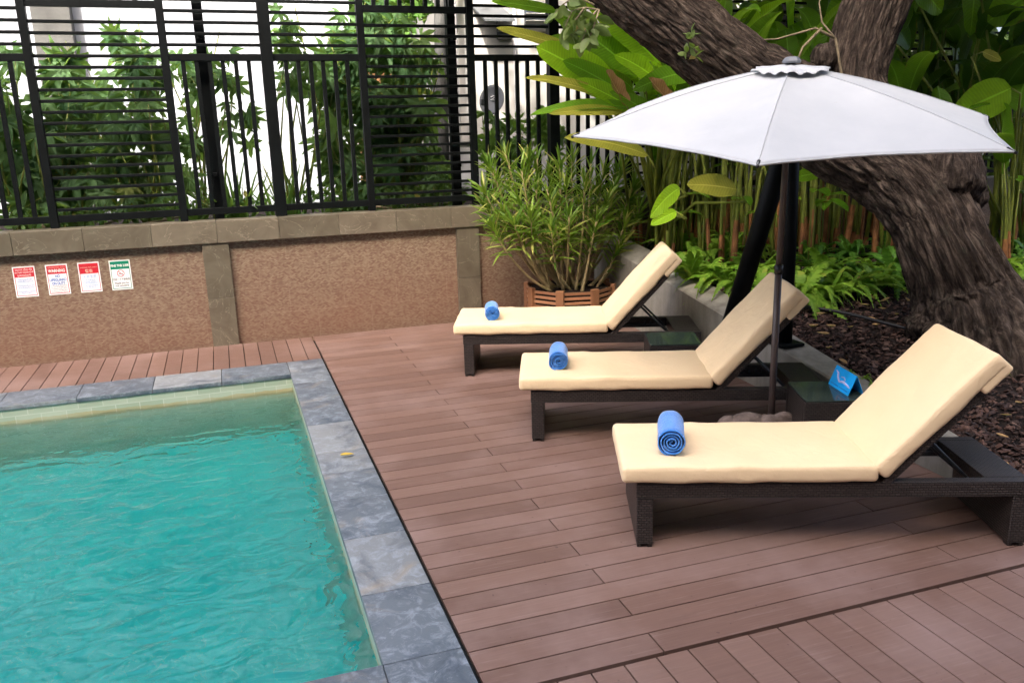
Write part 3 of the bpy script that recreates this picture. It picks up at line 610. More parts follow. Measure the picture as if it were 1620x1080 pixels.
# towels
def towel(i,px,py,label,L,dia,tw):
    p,s,a=LP[i]; z=.476*s; b=gz(px,py,z)
    m=MB(); turns=4.6; n=150; r0,r1=.007,dia/2-.004; th=.0062; ny=12
    q=np.linspace(0,1,n); ang=q*turns*2*PI+1.2; r=r0+(r1-r0)*q; rows=[]
    for k in range(ny+1):
        yy=L*k/ny; off=0
        jit=np.array([.004*noise.noise(Vector((x*9,yy*9,i*5.))) for x in q*turns])
        endo=(np.array([.007*noise.noise(Vector((x*2.3,3.3+i,0))) for x in q*turns]) if k in (0,ny) else 0)
        rr=r+jit
        cx,cz=np.cos(ang),np.sin(ang)
        y_=yy+endo*(1 if k==0 else -1)+ .004*np.sin(ang*.5)
        flat=lambda z: np.maximum(z,-r1+.006)
        rows.append((np.stack([ (rr+th/2)*cx, np.full(n,0)+y_, flat((rr+th/2)*cz)],-1), np.stack([(rr-th/2)*cx,np.full(n,0)+y_,flat((rr-th/2)*cz)],-1)))
    V=np.concatenate([np.concatenate(x) for x in rows]); N2=2*n; f=[]
    for k in range(ny):
        A,B=k*N2,(k+1)*N2
        for j in range(n-1):
            f.append((A+j,A+j+1,B+j+1,B+j)); f.append((A+n+j,B+n+j,B+n+j+1,A+n+j+1))
        f.append((A+n-1,A+N2-1,B+N2-1,B+n-1)); f.append((A,B,B+n,A+n))
    for j in range(n-1):
        f.append((j,n+j,n+j+1,j+1)); B=ny*N2; f.append((B+j,B+j+1,B+n+j+1,B+n+j))
    m.add(V,f); o=m.build('rolled_towel','towel'); o.location=(b[0],b[1],z+r1-.002); o.rotation_euler=(0,0,a+tw); o.scale=(s,s,s); tag(o,label,'towel','rolled towels on the loungers')
towel(0,1063,722,'rolled blue towel lying on the seat of the nearest lounger',.33,.165,-.12)
towel(1,884,586,'rolled blue towel lying on the seat of the middle lounger',.30,.150,-.02)
towel(2,780,507,'rolled deeper blue towel lying on the seat of the farthest lounger',.26,.14,.10)
# ---------------------------------------------------------------- tables, card
def table(p,label,w=.44,h=.45):
    t=thing('side_table',label,'table',(p[0],p[1],0),LANG,'square wicker side tables between the loungers')
    m=MB(); 
    m.rbox((w/2,.02,h/2-.01),(w/2,.02,h/2-.011),.006,(1,1,1)); m.rbox((w/2,w-.02,h/2-.01),(w/2,.02,h/2-.011),.006,(1,1,1))
    m.rbox((.02,w/2,h/2-.01),(.0195,w/2-.04,h/2-.0115),.006,(1,1,1)); m.rbox((w-.02,w/2,h/2-.01),(.0195,w/2-.04,h/2-.0115),.006,(1,1,1)); m.rbox((w/2,w/2,h-.04),(w/2-.041,w/2-.041,.012),.004,(1,1,1))
    m.build('base','wicker',t,False)
    m=MB(); m.rbox((w/2,w/2,h-.012),(w/2-.006,w/2-.006,.005),.003,(1,1,1)); m.build('glass_top','table_glass',t,False)
    return t
TF=gz(1274,634,.445); table(TF,'square wicker side table with glass top carrying the blue card')
TG=gz(1028,545,.445); table(TG,'square wicker side table with bare glass top behind the middle lounger',.44)
def card():
    p=gz(1310,606,.445); q=gz(1341,626,.445); d=q-p; a=math.atan2(d[1],d[0]); w=float(np.linalg.norm(d))
    t=thing('table_card','small blue folded tent card standing on the glass side table','table card',(p[0],p[1],.4395),a)
    h=.135; e=.055
    m=MB(); th=.0016
    def pan(y0,y1): m.add([(0,y0,0),(w,y0,0),(w,y1,h),(0,y1,h),(0,y0+th,0),(w,y0+th,0),(w,y1+th,h),(0,y1+th,h)],[(0,1,2,3),(7,6,5,4),(0,4,5,1),(1,5,6,2),(2,6,7,3),(3,7,4,0)])
    pan(0,e); pan(2*e+.002,e+.002); m.build('card','card_blue',t,False)
    sl=math.atan2(h,e)
    Rm=np.array([[1,0,0],[0,math.cos(sl),-math.sin(sl)],[0,math.sin(sl),math.cos(sl)]]); 
    def on(x,s): return (Rm@np.array([x,s,0]))+np.array([0,-.0009,.0004])
    m=MB(); Ls=h/math.sin(sl)
    m.tube([on(w*x,Ls*y) for x,y in ((.10,.78),(.22,.72),(.30,.52),(.42,.38),(.56,.46),(.68,.44),(.84,.40),(.93,.36))],[.004,.006,.009,.008,.010,.008,.007,.003],6)
    m.tube([on(w*x,Ls*y) for x,y in ((.42,.62),(.54,.66),(.62,.58),(.60,.48))],.004,6); m.build('swimmer_mark','card_pink',t)
    m=MB(); m.tube([on(w*.1,Ls*.17),on(w*.45,Ls*.17)],.0022,5); m.tube([on(w*.5,Ls*.17),on(w*.9,Ls*.17)],.0022,5); m.build('printed_line','card_navy',t)
card()
# ---------------------------------------------------------------- parasol
def parasol():
    cx,cy=3.456,4.665; t=thing('parasol','large off-white hexagonal parasol on a dark pole between the loungers','parasol',(cx,cy,0)); 
    z0=2.18; gx,gy=.046,.132; R=1.385; ph=-2.30; za=2.545
    def zed(dx,dy): return z0+gx*dx+gy*dy
    ax=np.array([-gx,-gy,1])*(za-z0)/1; apex=np.array([-gx*(za-z0)*.9,-gy*(za-z0)*.9,za])
    def canopy_pt(a,s,lift=0):      # a in sixths, s = 0 apex .. 1 rim
        k=int(a//1)%6; u=a-math.floor(a)
        A=np.array([math.cos(ph+k*PI/3),math.sin(ph+k*PI/3)]); B=np.array([math.cos(ph+(k+1)*PI/3),math.sin(ph+(k+1)*PI/3)])
        e=(A*(1-u)+B*u)*R; bow=4*u*(1-u); e*=1-.035*bow
        rim=np.array([e[0],e[1],zed(*e)-.0*bow]); rim[2]+=.012*bow
        p=apex*(1-s)+rim*s; rib=.034*math.sin(PI*s)             # ribs bow slightly upward
        p[2]+=rib*(1-.55*bow)-.018*bow*math.sin(PI*min(1,s))+lift+.004*noise.noise(Vector((a*7,s*2.2,3)))*min(1,s*2)+.003*noise.noise(Vector((p[0]*5+p[1]*2,p[1]*5,8)))*bow
        return p
    na,nr=144,34; V=[]; f=[]
    for i in range(na):
        for j in range(nr): s=.02+.98*j/(nr-1); V.append(canopy_pt(i*6/na,s))
    f=[(i*nr+j,((i+1)%na)*nr+j,((i+1)%na)*nr+j+1,i*nr+j+1) for i in range(na) for j in range(nr-1)]
    f=[q[::-1] for q in f]
    c=MB().add(V,f).build('canopy','canopy',t); md=c.modifiers.new('thick','SOLIDIFY'); md.thickness=.003
    # seams along the ribs, hem at the rim
    m=MB()
    for k in range(6): m.tube([canopy_pt(k+.0005,s)+np.array([0,0,.0015]) for s in np.linspace(.05,1,20)],.0035,5)
    m.build('seam','canopy',c)
    m=MB(); m.tube([canopy_pt(a,1.0)-np.array([0,0,.004]) for a in np.linspace(0,5.999,121)],.006,5,False); m.build('hem','canopy',c)
    for k in range(6):
        p=canopy_pt(k+.0005,1.0); q=canopy_pt(k+.0005,.96); d=norm(p-q); m=MB(); m.tube([p-d*.045-np.array([0,0,.006]),p+d*.012-np.array([0,0,.006])],[.011,.008],8); m.build('rib_tip','black_rubber',t)
    V=[];na2=96; n2=7
    for i in range(na2):
        a=i*6/na2; u=a-math.floor(a)
        for j in range(n2):
            s=.015+.175*(j/(n2-1)); p=canopy_pt(a,s); w=.020*abs(math.sin(3*PI*u))*(j/(n2-1))**2; p[2]+=.018+.012*(j/(n2-1))+w*1.0-.006; V.append(p)
    f=[(i*n2+j,i*n2+j+1,((i+1)%na2)*n2+j+1,((i+1)%na2)*n2+j) for i in range(na2) for j in range(n2-1)]
    v=MB().add(V,f).build('vent_flap','canopy',t); md=v.modifiers.new('thick','SOLIDIFY'); md.thickness=.003
    m=MB(); b=apex+np.array([0,0,.012]); m.tube([b,b+[0,0,.012],b+[0,0,.03],b+[0,0,.038]],[.055,.058,.045,.03],6); m.build('finial','grey_plastic',t,False)
    m=MB(); m.tube([(0,0,.02),(0,0,1.25)],.0235,20); m.tube([(0,0,1.2502),(apex[0]*.6,apex[1]*.6,1.95),(apex[0],apex[1],za+.01)],.0205,18); m.build('pole','dark_bronze',t)
    m=MB(); m.tube([(0,0,1.225),(0,0,1.285)],.028,18); m.build('collar','black_rubber',t)
    m=MB(); hub=np.array([apex[0]*.7,apex[1]*.7,2.02]); m.tube([hub-[0,0,.04],hub+[0,0,.04]],.042,16); m.build('runner','black_rubber',t)
    for k in range(6):
        m=MB(); pts=[canopy_pt(k+.0005,s)-np.array([0,0,.016]) for s in np.linspace(.03,.985,10)]; m.tube(pts,.009,6); m.tube([hub,pts[5]-np.array([0,0,.008])],.007,6); m.build('rib','dark_bronze',t)
parasol()
def stone_base():
    # carved resting animal that weighs the parasol down; only its back and curled trunk show above the seat
    bm=bmesh.new()
    def ball(c,r,s=(1,1,1)):
        M=Matrix.Translation(c)@Matrix.Rotation(LANG,4,'Z')@Matrix.Diagonal((*s,1)); bmesh.ops.create_icosphere(bm,subdivisions=3,radius=r,matrix=M)
    o0=np.array([3.456,4.665,0]); 
    def L(u,v,z): return Vector(o0+UU*u+VV*v+np.array([0,0,z]))
    ball(L(-.16,-.02,.125),.135,(1.25,.9,1.0)); ball(L(-.29,-.01,.15),.085); ball(L(-.33,-.01,.07),.08); ball(L(-.02,-.05,.16),.085,(1,1,1.1)); ball(L(-.02,-.12,.13),.06)
    for u,v in ((-.25,-.11),(-.25,.08),(-.06,-.11),(-.06,.07)): ball(L(u,v,.05),.055,(1,1,1.1))
    for k in range(11):
        a=k/10*PI*1.25; ball(L(.07+.055*math.cos(a+.2)*-1,-.045,.195+.05*math.sin(a)),.034-.0012*k)
    for k in range(6): ball(L(-.03+.02*k,-.06,.2+.012*math.sin(k)),.035)
    for v in (-.125,.03): ball(L(-.035,v,.185),.05,(.5,.35,1))
    me=bpy.data.meshes.new('stone_statue'); bm.to_mesh(me); bm.free(); me.materials.append(MAT['carved_stone']); o=bpy.data.objects.new('stone_statue',me); COL.objects.link(o)
    r=o.modifiers.new('join','REMESH'); r.mode='VOXEL'; r.voxel_size=.0085; r.use_smooth_shade=True
    s=o.modifiers.new('soft','SMOOTH'); s.factor=.5; s.iterations=2
    tag(o,'carved brown stone animal at the foot of the parasol pole','statue')
stone_base()
# ---------------------------------------------------------------- steel tree prop
def prop():
    rr=ray(1241,560); tq=4.27/rr[0]; b=np.array([4.27,tq*rr[1],.121*tq*rr[1]-.26+.004]); t=thing('tree_prop','black steel post and slanting brace on the kerb, propping up the tree','tree prop',tuple(b))
    m=MB(); m.rbox((0,0,.012),(.11,.11,.012),.003,(1,1,1)); m.build('base_plate','black_steel',t,False)
    top=np.array([.03,.55,2.0]); m=MB(); m.tube([(0,0,.02),(0,.02,1.0),(.0,.05,1.9)],.056,20); m.build('post','black_steel',t)
    q0=aty(1160,492,6.35); q1=b+np.array([.0,.06,1.75]); m=MB(); m.tube([q0-b+np.array([-.02,.02,-.16]),q1-b],.080,20); m.build('brace','black_steel',t)
prop()
# ---------------------------------------------------------------- tree
def trunk_tube(m,pts,n=120,seg=26,seed=0,amp=1.0,flare=0,UV=None):
    """pts: (px,py,depth,radius px)"""
    P=np.array([atd(x,y,d) for x,y,d,r in pts]); R=np.array([r*d/FPX for x,y,d,r in pts]); k=len(P)
    # catmull-rom
    tt=np.linspace(0,k-1,(k-1)*seg+1); C=[];RR=[]
    for t in tt:
        i=min(int(t),k-2); u=t-i; p0,p1,p2,p3=P[max(i-1,0)],P[i],P[i+1],P[min(i+2,k-1)]
        C.append(.5*((2*p1)+(-p0+p2)*u+(2*p0-5*p1+4*p2-p3)*u*u+(-p0+3*p1-3*p2+p3)*u**3)); RR.append(R[i]*(1-u)+R[i+1]*u)
    C=np.array(C); RR=np.array(RR); RR=np.convolve(np.pad(RR,6,mode='edge'),np.ones(13)/13,'valid'); T=np.gradient(C,axis=0); ln=np.concatenate([[0],np.cumsum(np.linalg.norm(np.diff(C,axis=0),axis=1))]); T/=np.linalg.norm(T,axis=1,keepdims=True)
    a=np.cross(T[0],[0,1,0]); V=[]
    for i in range(len(C)):
        a=a-T[i]*(a@T[i]); a/=np.linalg.norm(a); b=np.cross(T[i],a)
        for j in range(n):
            th=2*PI*j/n; d=math.cos(th)*a+math.sin(th)*b; s=ln[i]; q=(math.cos(th)*2.4,math.sin(th)*2.4,s)
            lob=.10*noise.noise(Vector((q[0]*.45+seed,q[1]*.45,s*.9)))+.06*noise.noise(Vector((q[0]*1.1+seed,q[1]*1.1,s*2.2)))+.035*noise.noise(Vector((q[0]*2.2+seed,q[1]*2.2,s*4.5)))
            wv=Vector((q[0]*2.3+seed+.35*noise.noise(Vector((q[0]*1.5,q[1]*1.5,s*4))),q[1]*2.3+.35*noise.noise(Vector((q[1]*1.5,q[0]*1.5,s*4+7))),s*2.1+.3*noise.noise(Vector((q[0]*2,q[1]*2,s*2+3)))))
            dd=noise.voronoi(wv)[0]; ck=min(1.0,(dd[1]-dd[0])*3.2); rid=.105*(ck-.75)
            rd=noise.noise(Vector((q[0]*5+seed,q[1]*5,s*1.4))); rid+=.035*(1-abs(rd)*2.2)
            fine=.016*noise.noise(Vector((q[0]*8+seed,q[1]*8,s*7)))+.012*noise.noise(Vector((q[0]*13,q[1]*13+seed,s*14)))
            fl=0
            if flare: fl=flare*math.exp(-max(0,s-.35)/.28)*(1+.5*math.sin(th*5+1.0)+.3*math.sin(th*3))
            V.append(C[i]+d*RR[i]*(1+amp*(lob+rid+fine)+fl))
            if UV is not None: UV.append((th/(2*PI)*2*PI*.42,s))
    f=[(i*n+j,i*n+(j+1)%n,(i+1)*n+(j+1)%n,(i+1)*n+j) for i in range(len(C)-1) for j in range(n)]
    m.add(V,f); return C
def ball_lump(m,UV,c,r,seed,sq=(1,1,1)):
    n=40; V=[]; 
    for i in range(n+1):
        for j in range(2*n):
            th=PI*i/n; ph=PI*j/n; d=np.array([math.sin(th)*math.cos(ph),math.sin(th)*math.sin(ph),math.cos(th)])
            k=1+.16*noise.noise(Vector(d*2.2)+Vector((seed,0,0)))+.07*noise.noise(Vector(d*7)+Vector((seed,1,0)))+.03*noise.noise(Vector(d*18))
            V.append(c+d*np.array(sq)*r*k); UV.append((ph*r,th*r))
    N=2*n; m.add(V,[(i*N+j,(i+1)*N+j,(i+1)*N+(j+1)%N,i*N+(j+1)%N) for i in range(n) for j in range(N)])
def oval(L=1,W=.45,n=6,fold=.15):
    t=np.linspace(0,1,n); w=W*.5*np.sin(PI*t**.85)**.8; V=[]
    for a in (-1,0,1): V.append(np.stack([t*L,a*w,np.abs(a)*w*fold*2-.12*L*t**2],-1))
    V=np.stack(V,1).reshape(-1,3); return V,[(i*3+j,(i+1)*3+j,(i+1)*3+j+1,i*3+j+1) for i in range(n-1) for j in range(2)]
def rndrot(tilt=.6):
    return np.array((Quaternion((0,0,1),rng.random()*6.283)@Quaternion((0,1,0),rng.normal()*tilt)@Quaternion((1,0,0),rng.normal()*tilt)).to_matrix())
def tree():
    b=bed(1535,515); t=thing('leaning_tree','massive old tree with furrowed brown bark leaning left over the bed','tree',tuple(b)); m=MB(); UV=[]
    trunk_tube(m,[(1562,660,7.15,112),(1552,580,7.1,100),(1540,520,7.12,92),(1522,455,7.15,74),(1500,398,7.1,66),(1470,335,7.2,62),(1408,268,7.35,66),(1318,208,7.45,66),(1238,152,7.45,60),(1150,98,7.4,58),(1022,-6,7.3,57),(880,-120,7.2,52)],230,40,0,1.0,.22,UV)
    trunk_tube(m,[(1425,285,7.4,44),(1368,200,7.5,56),(1350,130,7.5,48),(1364,67,7.5,47),(1386,0,7.5,49),(1405,-90,7.5,46),(1420,-200,7.5,42)],180,34,5.5,1.0,0,UV)
    ball_lump(m,UV,atd(1497,280,7.15),.30,2.2,(1,1,.95)); ball_lump(m,UV,atd(1535,310,7.2),.14,6.1)
    ball_lump(m,UV,atd(1302,92,7.35),.105,9.4,(1,1,1.15)); ball_lump(m,UV,atd(1600,505,7.0),.36,4.2,(1.25,1,.55)); ball_lump(m,UV,atd(1498,522,6.95),.18,8.2,(1.1,1,.6)); ball_lump(m,UV,atd(1462,514,7.1),.15,3.3,(1,1,.7)); ball_lump(m,UV,atd(1565,538,6.95),.22,1.9,(1,1.2,.55)); ball_lump(m,UV,atd(1625,522,7.1),.28,7.5,(1.4,1,.5))
    m.build('trunk','bark',t,loc=b,uv=UV)
    # crown, above the picture: it shades the bed
    V,F=oval(.25,.14,4); m=MB()
    for k in range(230):
        c=np.array([rng.uniform(4.4,11.5),rng.uniform(4.8,11.5),rng.uniform(4.5,6.6)])
        if rng.random()<.25: c=np.array([rng.uniform(1.8,4.5),rng.uniform(7.2,9.5),rng.uniform(4.6,6)])
        for q in range(70): m.add((V@rndrot(.7).T)+c+rng.normal(size=3)*[.45,.45,.22],F)
    m.build('crown','crown_leaf',t,loc=b)
    m=MB()
    for c in ((5.5,8.5,5.5),(8.,7.5,5.6),(3.2,8.4,5.2),(6.5,6.4,5.3)): m.tube([atd(1420,-200,7.5),(atd(1420,-200,7.5)+np.array(c))/2+[0,0,.3],c],[.15,.09,.03],8)
    m.tube([atd(880,-120,7.2),(2.6,8.2,4.6),(2.0,8.8,5.2)],[.2,.12,.04],8); m.build('limb','bark',t,loc=b)
    # thin twigs and hanging sprig
    m=MB()
    for pts in (((1345,200),(1322,62),(1300,35),(1296,5),(1300,-10)),((1320,60),(1290,45),(1230,62),(1200,64)),((1300,45),(1270,75),(1262,95))):
        m.tube([atd(x,y,7.25) for x,y in pts],[.014,.011,.008,.006,.005][:len(pts)],6)
    m.build('twig','stem_brown',t,loc=b)
    m=MB(); l=MB(); l2=MB(); V,F=oval(.135,.07,6,.2)
    paths=[((948,16),(925,12),(905,18),(895,40),(890,62)),((946,14),(930,35),(926,52),(918,72)),((948,16),(940,40),(932,60)),((940,8),(910,-6),(890,8),(876,25)),((925,12),(912,30),(900,45))]
    for pts in paths:
        P=[atd(x,y,6.75+.03*i) for i,(x,y) in enumerate(pts)]; m.tube(P,[.009,.006,.005,.004,.003][:len(P)],5)
        for s in np.linspace(.25,1,11):
            i=min(int(s*(len(P)-1)),len(P)-2); u=s*(len(P)-1)-i; c=P[i]*(1-u)+P[i+1]*u
            d=np.array([rng.normal()*.9,rng.normal()*.6,-.9+rng.normal()*.5]); d/=np.linalg.norm(d); sd=np.cross(d,[rng.normal(),rng.normal()-1.2,rng.normal()*.5]); sd/=np.linalg.norm(sd); n=np.cross(d,sd)
            l.add((V*(.75+.5*rng.random()))@np.stack([d,sd,n])+c,F)
    for x,y in ((1092,62),(1098,75),(1086,84),(1100,90),(1094,52)):
        for q in range(4):
            c=atd(x,y,6.83); d=rng.normal(size=3)+[0,-.6,.4]; d/=np.linalg.norm(d); sd=np.cross(d,rng.normal(size=3)); sd/=np.linalg.norm(sd); l2.add((V*.6)@np.stack([d,sd,np.cross(d,sd)])+c,F)
    m.build('hanging_twig','stem_brown',t,loc=b); l.build('hanging_leaf_spray','twig_leaf',t,loc=b); l2.build('epiphyte','twig_leaf',t,loc=b)
tree()
# ---------------------------------------------------------------- heliconias
def helic(base,n,hmin,hmax,label,leaf='helic_leaf',stem='stem_green',spread=.28,Ll=(.8,1.25),Lw=(.22,.34),group=None,face=None,low=0):
    base=np.array(base,float); t=thing('heliconia_clump',label,'heliconia',tuple(base),0,group); st=MB()
    for k in range(n):
        a=rng.random()*2*PI; r=spread*rng.random()**.5; p=np.array([r*math.cos(a),r*math.sin(a),-.03]); ln=np.array([math.cos(a),math.sin(a)])*rng.uniform(.05,.38)
        if face is not None: ln=ln*.6+np.array(face)*rng.uniform(.0,.35)
        h=rng.uniform(hmin,hmax); tp=p+np.array([ln[0]*h*.45,ln[1]*h*.45,h]); mid=(p+tp)/2-np.array([ln[0]*h*.08,ln[1]*h*.08,0])
        pts=[p,(p+mid)/2,mid,(mid+tp)/2,tp]; r0=rng.uniform(.016,.030)
        st.tube(pts,[r0,r0*.92,r0*.75,r0*.55,.008],7)
        # sheath, rusty near the ground
        hs=rng.uniform(.08,.42); q=[p+ (mid-p)*s*hs*1.6 for s in np.linspace(0,1,4)]
        if rng.random()<.7: rs=MB(); rs.tube(q,[r0*1.35,r0*1.3,r0*1.2,r0*1.06],7,False); rs.build('sheath','stem_rust',t)
        d=norm([ln[0]*1.6+rng.normal()*.25,ln[1]*1.6+rng.normal()*.25,rng.uniform(.55,1.5)]); L=rng.uniform(*Ll); up=norm(np.cross(d,np.cross([0,0,1.],d))+rng.normal(size=3)*.25)
        lf=MB(); lf.blade(tp-d*.01,d,up,L,rng.uniform(*Lw),rng.uniform(.15,.65),rng.uniform(.1,.45),14,rng.random(),.8,.03,2,rng.normal()*.12); lf.build('leaf',leaf,t)
    for k in range(low):
        a=rng.random()*2*PI; p=np.array([math.cos(a),math.sin(a),0])*spread*.8; h=rng.uniform(.5,1.0); d=norm([math.cos(a),math.sin(a),.5]); tp=p+[0,0,h]; st.tube([p,(p+tp)/2,tp],[.012,.01,.006],6); lf=MB(); lf.blade(tp,d,norm(np.cross(d,np.cross([0,0,1.],d))),rng.uniform(.35,.6),.16,.5,.3,9,.7,.8,.02); lf.build('leaf',leaf,t)
    st.build('stalk',stem,t); return t
G='heliconias in the bed along the fence'
def heliconias():
    hp=[ # x,y, n,hmin,hmax,leaf,label
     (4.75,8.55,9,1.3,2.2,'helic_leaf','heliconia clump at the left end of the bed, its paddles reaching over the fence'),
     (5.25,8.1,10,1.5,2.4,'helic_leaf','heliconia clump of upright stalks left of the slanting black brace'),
     (5.35,9.0,11,1.5,2.6,'helic_lit','bright green heliconia clump against the fence above the parasol\'s left side'),
     (5.95,8.5,12,1.5,2.5,'helic_lit','bright green heliconia clump behind the upper part of the leaning limb'),
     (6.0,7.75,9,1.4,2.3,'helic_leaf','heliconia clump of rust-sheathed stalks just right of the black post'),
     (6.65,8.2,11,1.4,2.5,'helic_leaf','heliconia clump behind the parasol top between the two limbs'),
     (6.7,9.0,11,1.6,2.7,'helic_shaded','dark heliconia clump against the fence behind the fork of the tree'),
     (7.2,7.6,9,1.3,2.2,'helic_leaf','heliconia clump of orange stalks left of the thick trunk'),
     (7.4,8.6,12,1.6,2.6,'helic_shaded','dark heliconia clump behind the upright limb'),
     (8.1,8.0,12,1.5,2.6,'helic_shaded','tall dark heliconia clump right of the upright limb'),
     (8.2,9.0,10,1.7,2.8,'helic_shaded','dark heliconia clump by the fence, upper right of the parasol'),
     (8.9,7.6,11,1.3,2.5,'helic_shaded','dark heliconia clump near the right edge behind the parasol tip'),
     (9.0,8.7,12,1.5,2.7,'helic_shaded','dark heliconia clump by the fence at the far right'),
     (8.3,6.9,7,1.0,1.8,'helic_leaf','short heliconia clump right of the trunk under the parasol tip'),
     (9.7,7.9,12,1.4,2.7,'helic_shaded','shaded heliconia clump filling the right edge of the bed'),
     (10.4,8.8,12,1.6,2.8,'helic_shaded','deep-shaded heliconia clump in the far right corner of the bed'),
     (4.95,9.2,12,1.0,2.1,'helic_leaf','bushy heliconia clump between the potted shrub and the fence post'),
     (5.6,9.3,14,1.3,2.4,'helic_lit','bright heliconia clump at the fence above the left half of the parasol'),
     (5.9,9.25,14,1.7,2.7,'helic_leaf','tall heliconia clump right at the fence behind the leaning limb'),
     (7.6,9.3,16,1.5,2.9,'helic_shaded','tall dark heliconia clump right at the fence behind the upright limb'),
     (8.6,9.3,16,1.4,2.9,'helic_shaded','dense dark heliconia clump at the fence, upper right corner'),
     (9.6,9.2,16,1.3,2.9,'helic_shaded','dense dark heliconia clump at the fence beyond the right edge'),
     (6.9,9.3,14,1.5,2.9,'helic_shaded','shaded heliconia clump at the fence seen in the fork of the tree')]
    for x,y,n,a,b,lf,lab in hp:
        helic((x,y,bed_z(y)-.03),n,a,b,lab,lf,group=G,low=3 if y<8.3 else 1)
    # the outermost clump with the long paddles that lean left over the planter
    b=np.array([4.9,8.9,.69]); t=thing('heliconia_clump','heliconia with broad sunlit paddles leaning left across the fence','heliconia',tuple(b),0,G); hub=atd(1000,215,9.0)
    D={}
    def hero(tip,basep,w,mat,d0,d1,fold=.2,up=(0,-1,.35),droop=.12,side=0,wav=.02):
        A=atd(*basep,d0); B=atd(*tip,d1); v=B-A; L=float(np.linalg.norm(v)); v=v.copy(); v[2]+=droop*L
        nm={'helic_dry':'dry_leaf','helic_yellow':'yellowing_leaf'}.get(mat,'leaf')
        m=MB(); m.blade(A,v,norm(up),L/np.linalg.norm(v/L) if False else float(np.linalg.norm(v)),w,droop,fold,16,rng.random(),.8,wav,3,side); m.build(nm,mat,t,loc=tuple(b))
        st=D.setdefault('stem_green',MB()); c=(A+b)/2+np.array([0,0,.25]); st.tube([b+rng.normal(size=3)*[.12,.08,0],c,A-norm(v)*.12+[0,0,-.1],A],[.02,.016,.011,.008],7)
    hero((848,72),(985,158),.52,'helic_lit',8.7,8.3,.12,(.25,-1,.55))
    hero((905,-25),(1075,135),.55,'helic_lit',9.0,8.7,.15,(.5,-1,.3))
    hero((985,-30),(1120,110),.46,'helic_lit',9.1,9.0,.2,(.3,-1,.3))
    hero((870,15),(1010,120),.40,'helic_leaf',8.9,8.6,.15,(.3,-1,.4))
    hero((784,44),(905,78),.125,'helic_yellow',8.6,8.3,.25,(.1,-1,.3),.05)
    hero((776,2),(880,18),.12,'helic_leaf',8.6,8.3,.25,(.1,-1,.3),.05)
    hero((830,121),(985,165),.14,'helic_yellow',8.4,8.1,.25,(.1,-.8,.6),.18)
    hero((838,182),(1010,172),.15,'helic_leaf',8.4,8.0,.25,(.1,-.7,.7),.2)
    hero((868,180),(985,178),.11,'helic_yellow',8.3,8.0,.3,(.1,-.9,.3),.12)
    hero((892,217),(1025,246),.19,'helic_yellow',8.3,7.7,.2,(.1,-.8,.5),.15)
    hero((1000,145),(1120,112),.24,'helic_leaf',8.6,8.2,.2,(.2,-.9,.5),.2)
    hero((890,95),(1010,165),.30,'helic_leaf',8.8,8.3,.1,(.2,-1,.5))
    hero((1028,348),(1075,298),.17,'helic_lit',7.9,7.7,.2,(.5,-1,.4),.3)
    hero((1029,356),(1070,335),.12,'helic_lit',7.8,7.7,.2,(.2,-1,.7),.1)
    hero((1086,292),(1165,300),.24,'helic_yellow',8.2,8.0,.2,(.1,-1,.5),.1)
    for tip,ba,w,mt,d0,d1,up,dr in (((930,40),(1040,150),.42,'helic_lit',9.1,8.9,(.3,-1,.35),.15),((1010,-20),(1095,120),.40,'helic_lit',9.2,9.1,(.4,-1,.2),.1),
        ((955,-45),(1050,95),.46,'helic_leaf',9.25,9.1,(.4,-1,.25),.1),((870,52),(1000,140),.34,'helic_leaf',9.0,8.7,(.2,-1,.5),.18),((905,140),(1030,190),.26,'helic_lit',8.5,8.2,(.2,-1,.6),.2),
        ((1075,60),(1090,170),.34,'helic_leaf',8.9,8.8,(.1,-1,.3),.12),((960,150),(1060,205),.22,'helic_leaf',8.3,8.1,(.2,-1,.6),.25),((1095,30),(1150,140),.38,'helic_lit',9.3,9.2,(.2,-1,.2),.1),((985,70),(1075,165),.36,'helic_lit',8.8,8.6,(.3,-1,.4),.15)):
        hero(tip,ba,w,mt,d0,d1,.18,up,dr,rng.normal()*.08)
    hero((952,118),(992,168),.15,'helic_dry',8.2,8.1,.7,(.3,-1,.2),.1,.2,.1); hero((1020,130),(1062,165),.15,'helic_dry',8.3,8.2,.7,(.3,-1,.2),.2,.2,.1)
    for mat,m in D.items(): m.build('stalk',mat,t,loc=tuple(b))
    b2=np.array([8.6,7.3,.66]); D.clear(); b=b2; t=thing('heliconia_clump','heliconia with a few bright broad leaves beside the parasol tip','heliconia',tuple(b2),0,G)
    hero((1505,185),(1600,140),.40,'helic_lit',8.9,8.9,.1,(.0,-1,.25),.05); hero((1490,20),(1445,-35),.40,'helic_lit',9.0,9.2,.1,(.2,-1,.1),.0)
    hero((1535,58),(1545,-40),.40,'helic_leaf',9.0,9.2,.1,(.1,-1,.1)); hero((1562,36),(1640,-15),.42,'helic_lit',8.8,9.0,.1,(.0,-1,.3)); hero((1584,96),(1555,82),.12,'helic_yellow',8.8,8.8,.1,(0,-1,.2),0)
    hero((1252,282),(1300,272),.14,'helic_lit',8.2,8.3,.1,(.0,-1,.5),0); hero((1440,75),(1395,20),.35,'helic_leaf',8.9,9.3,.2,(.3,-1,.1))
    for mat,m in D.items(): m.build('stalk',mat,t,loc=tuple(b))
heliconias()
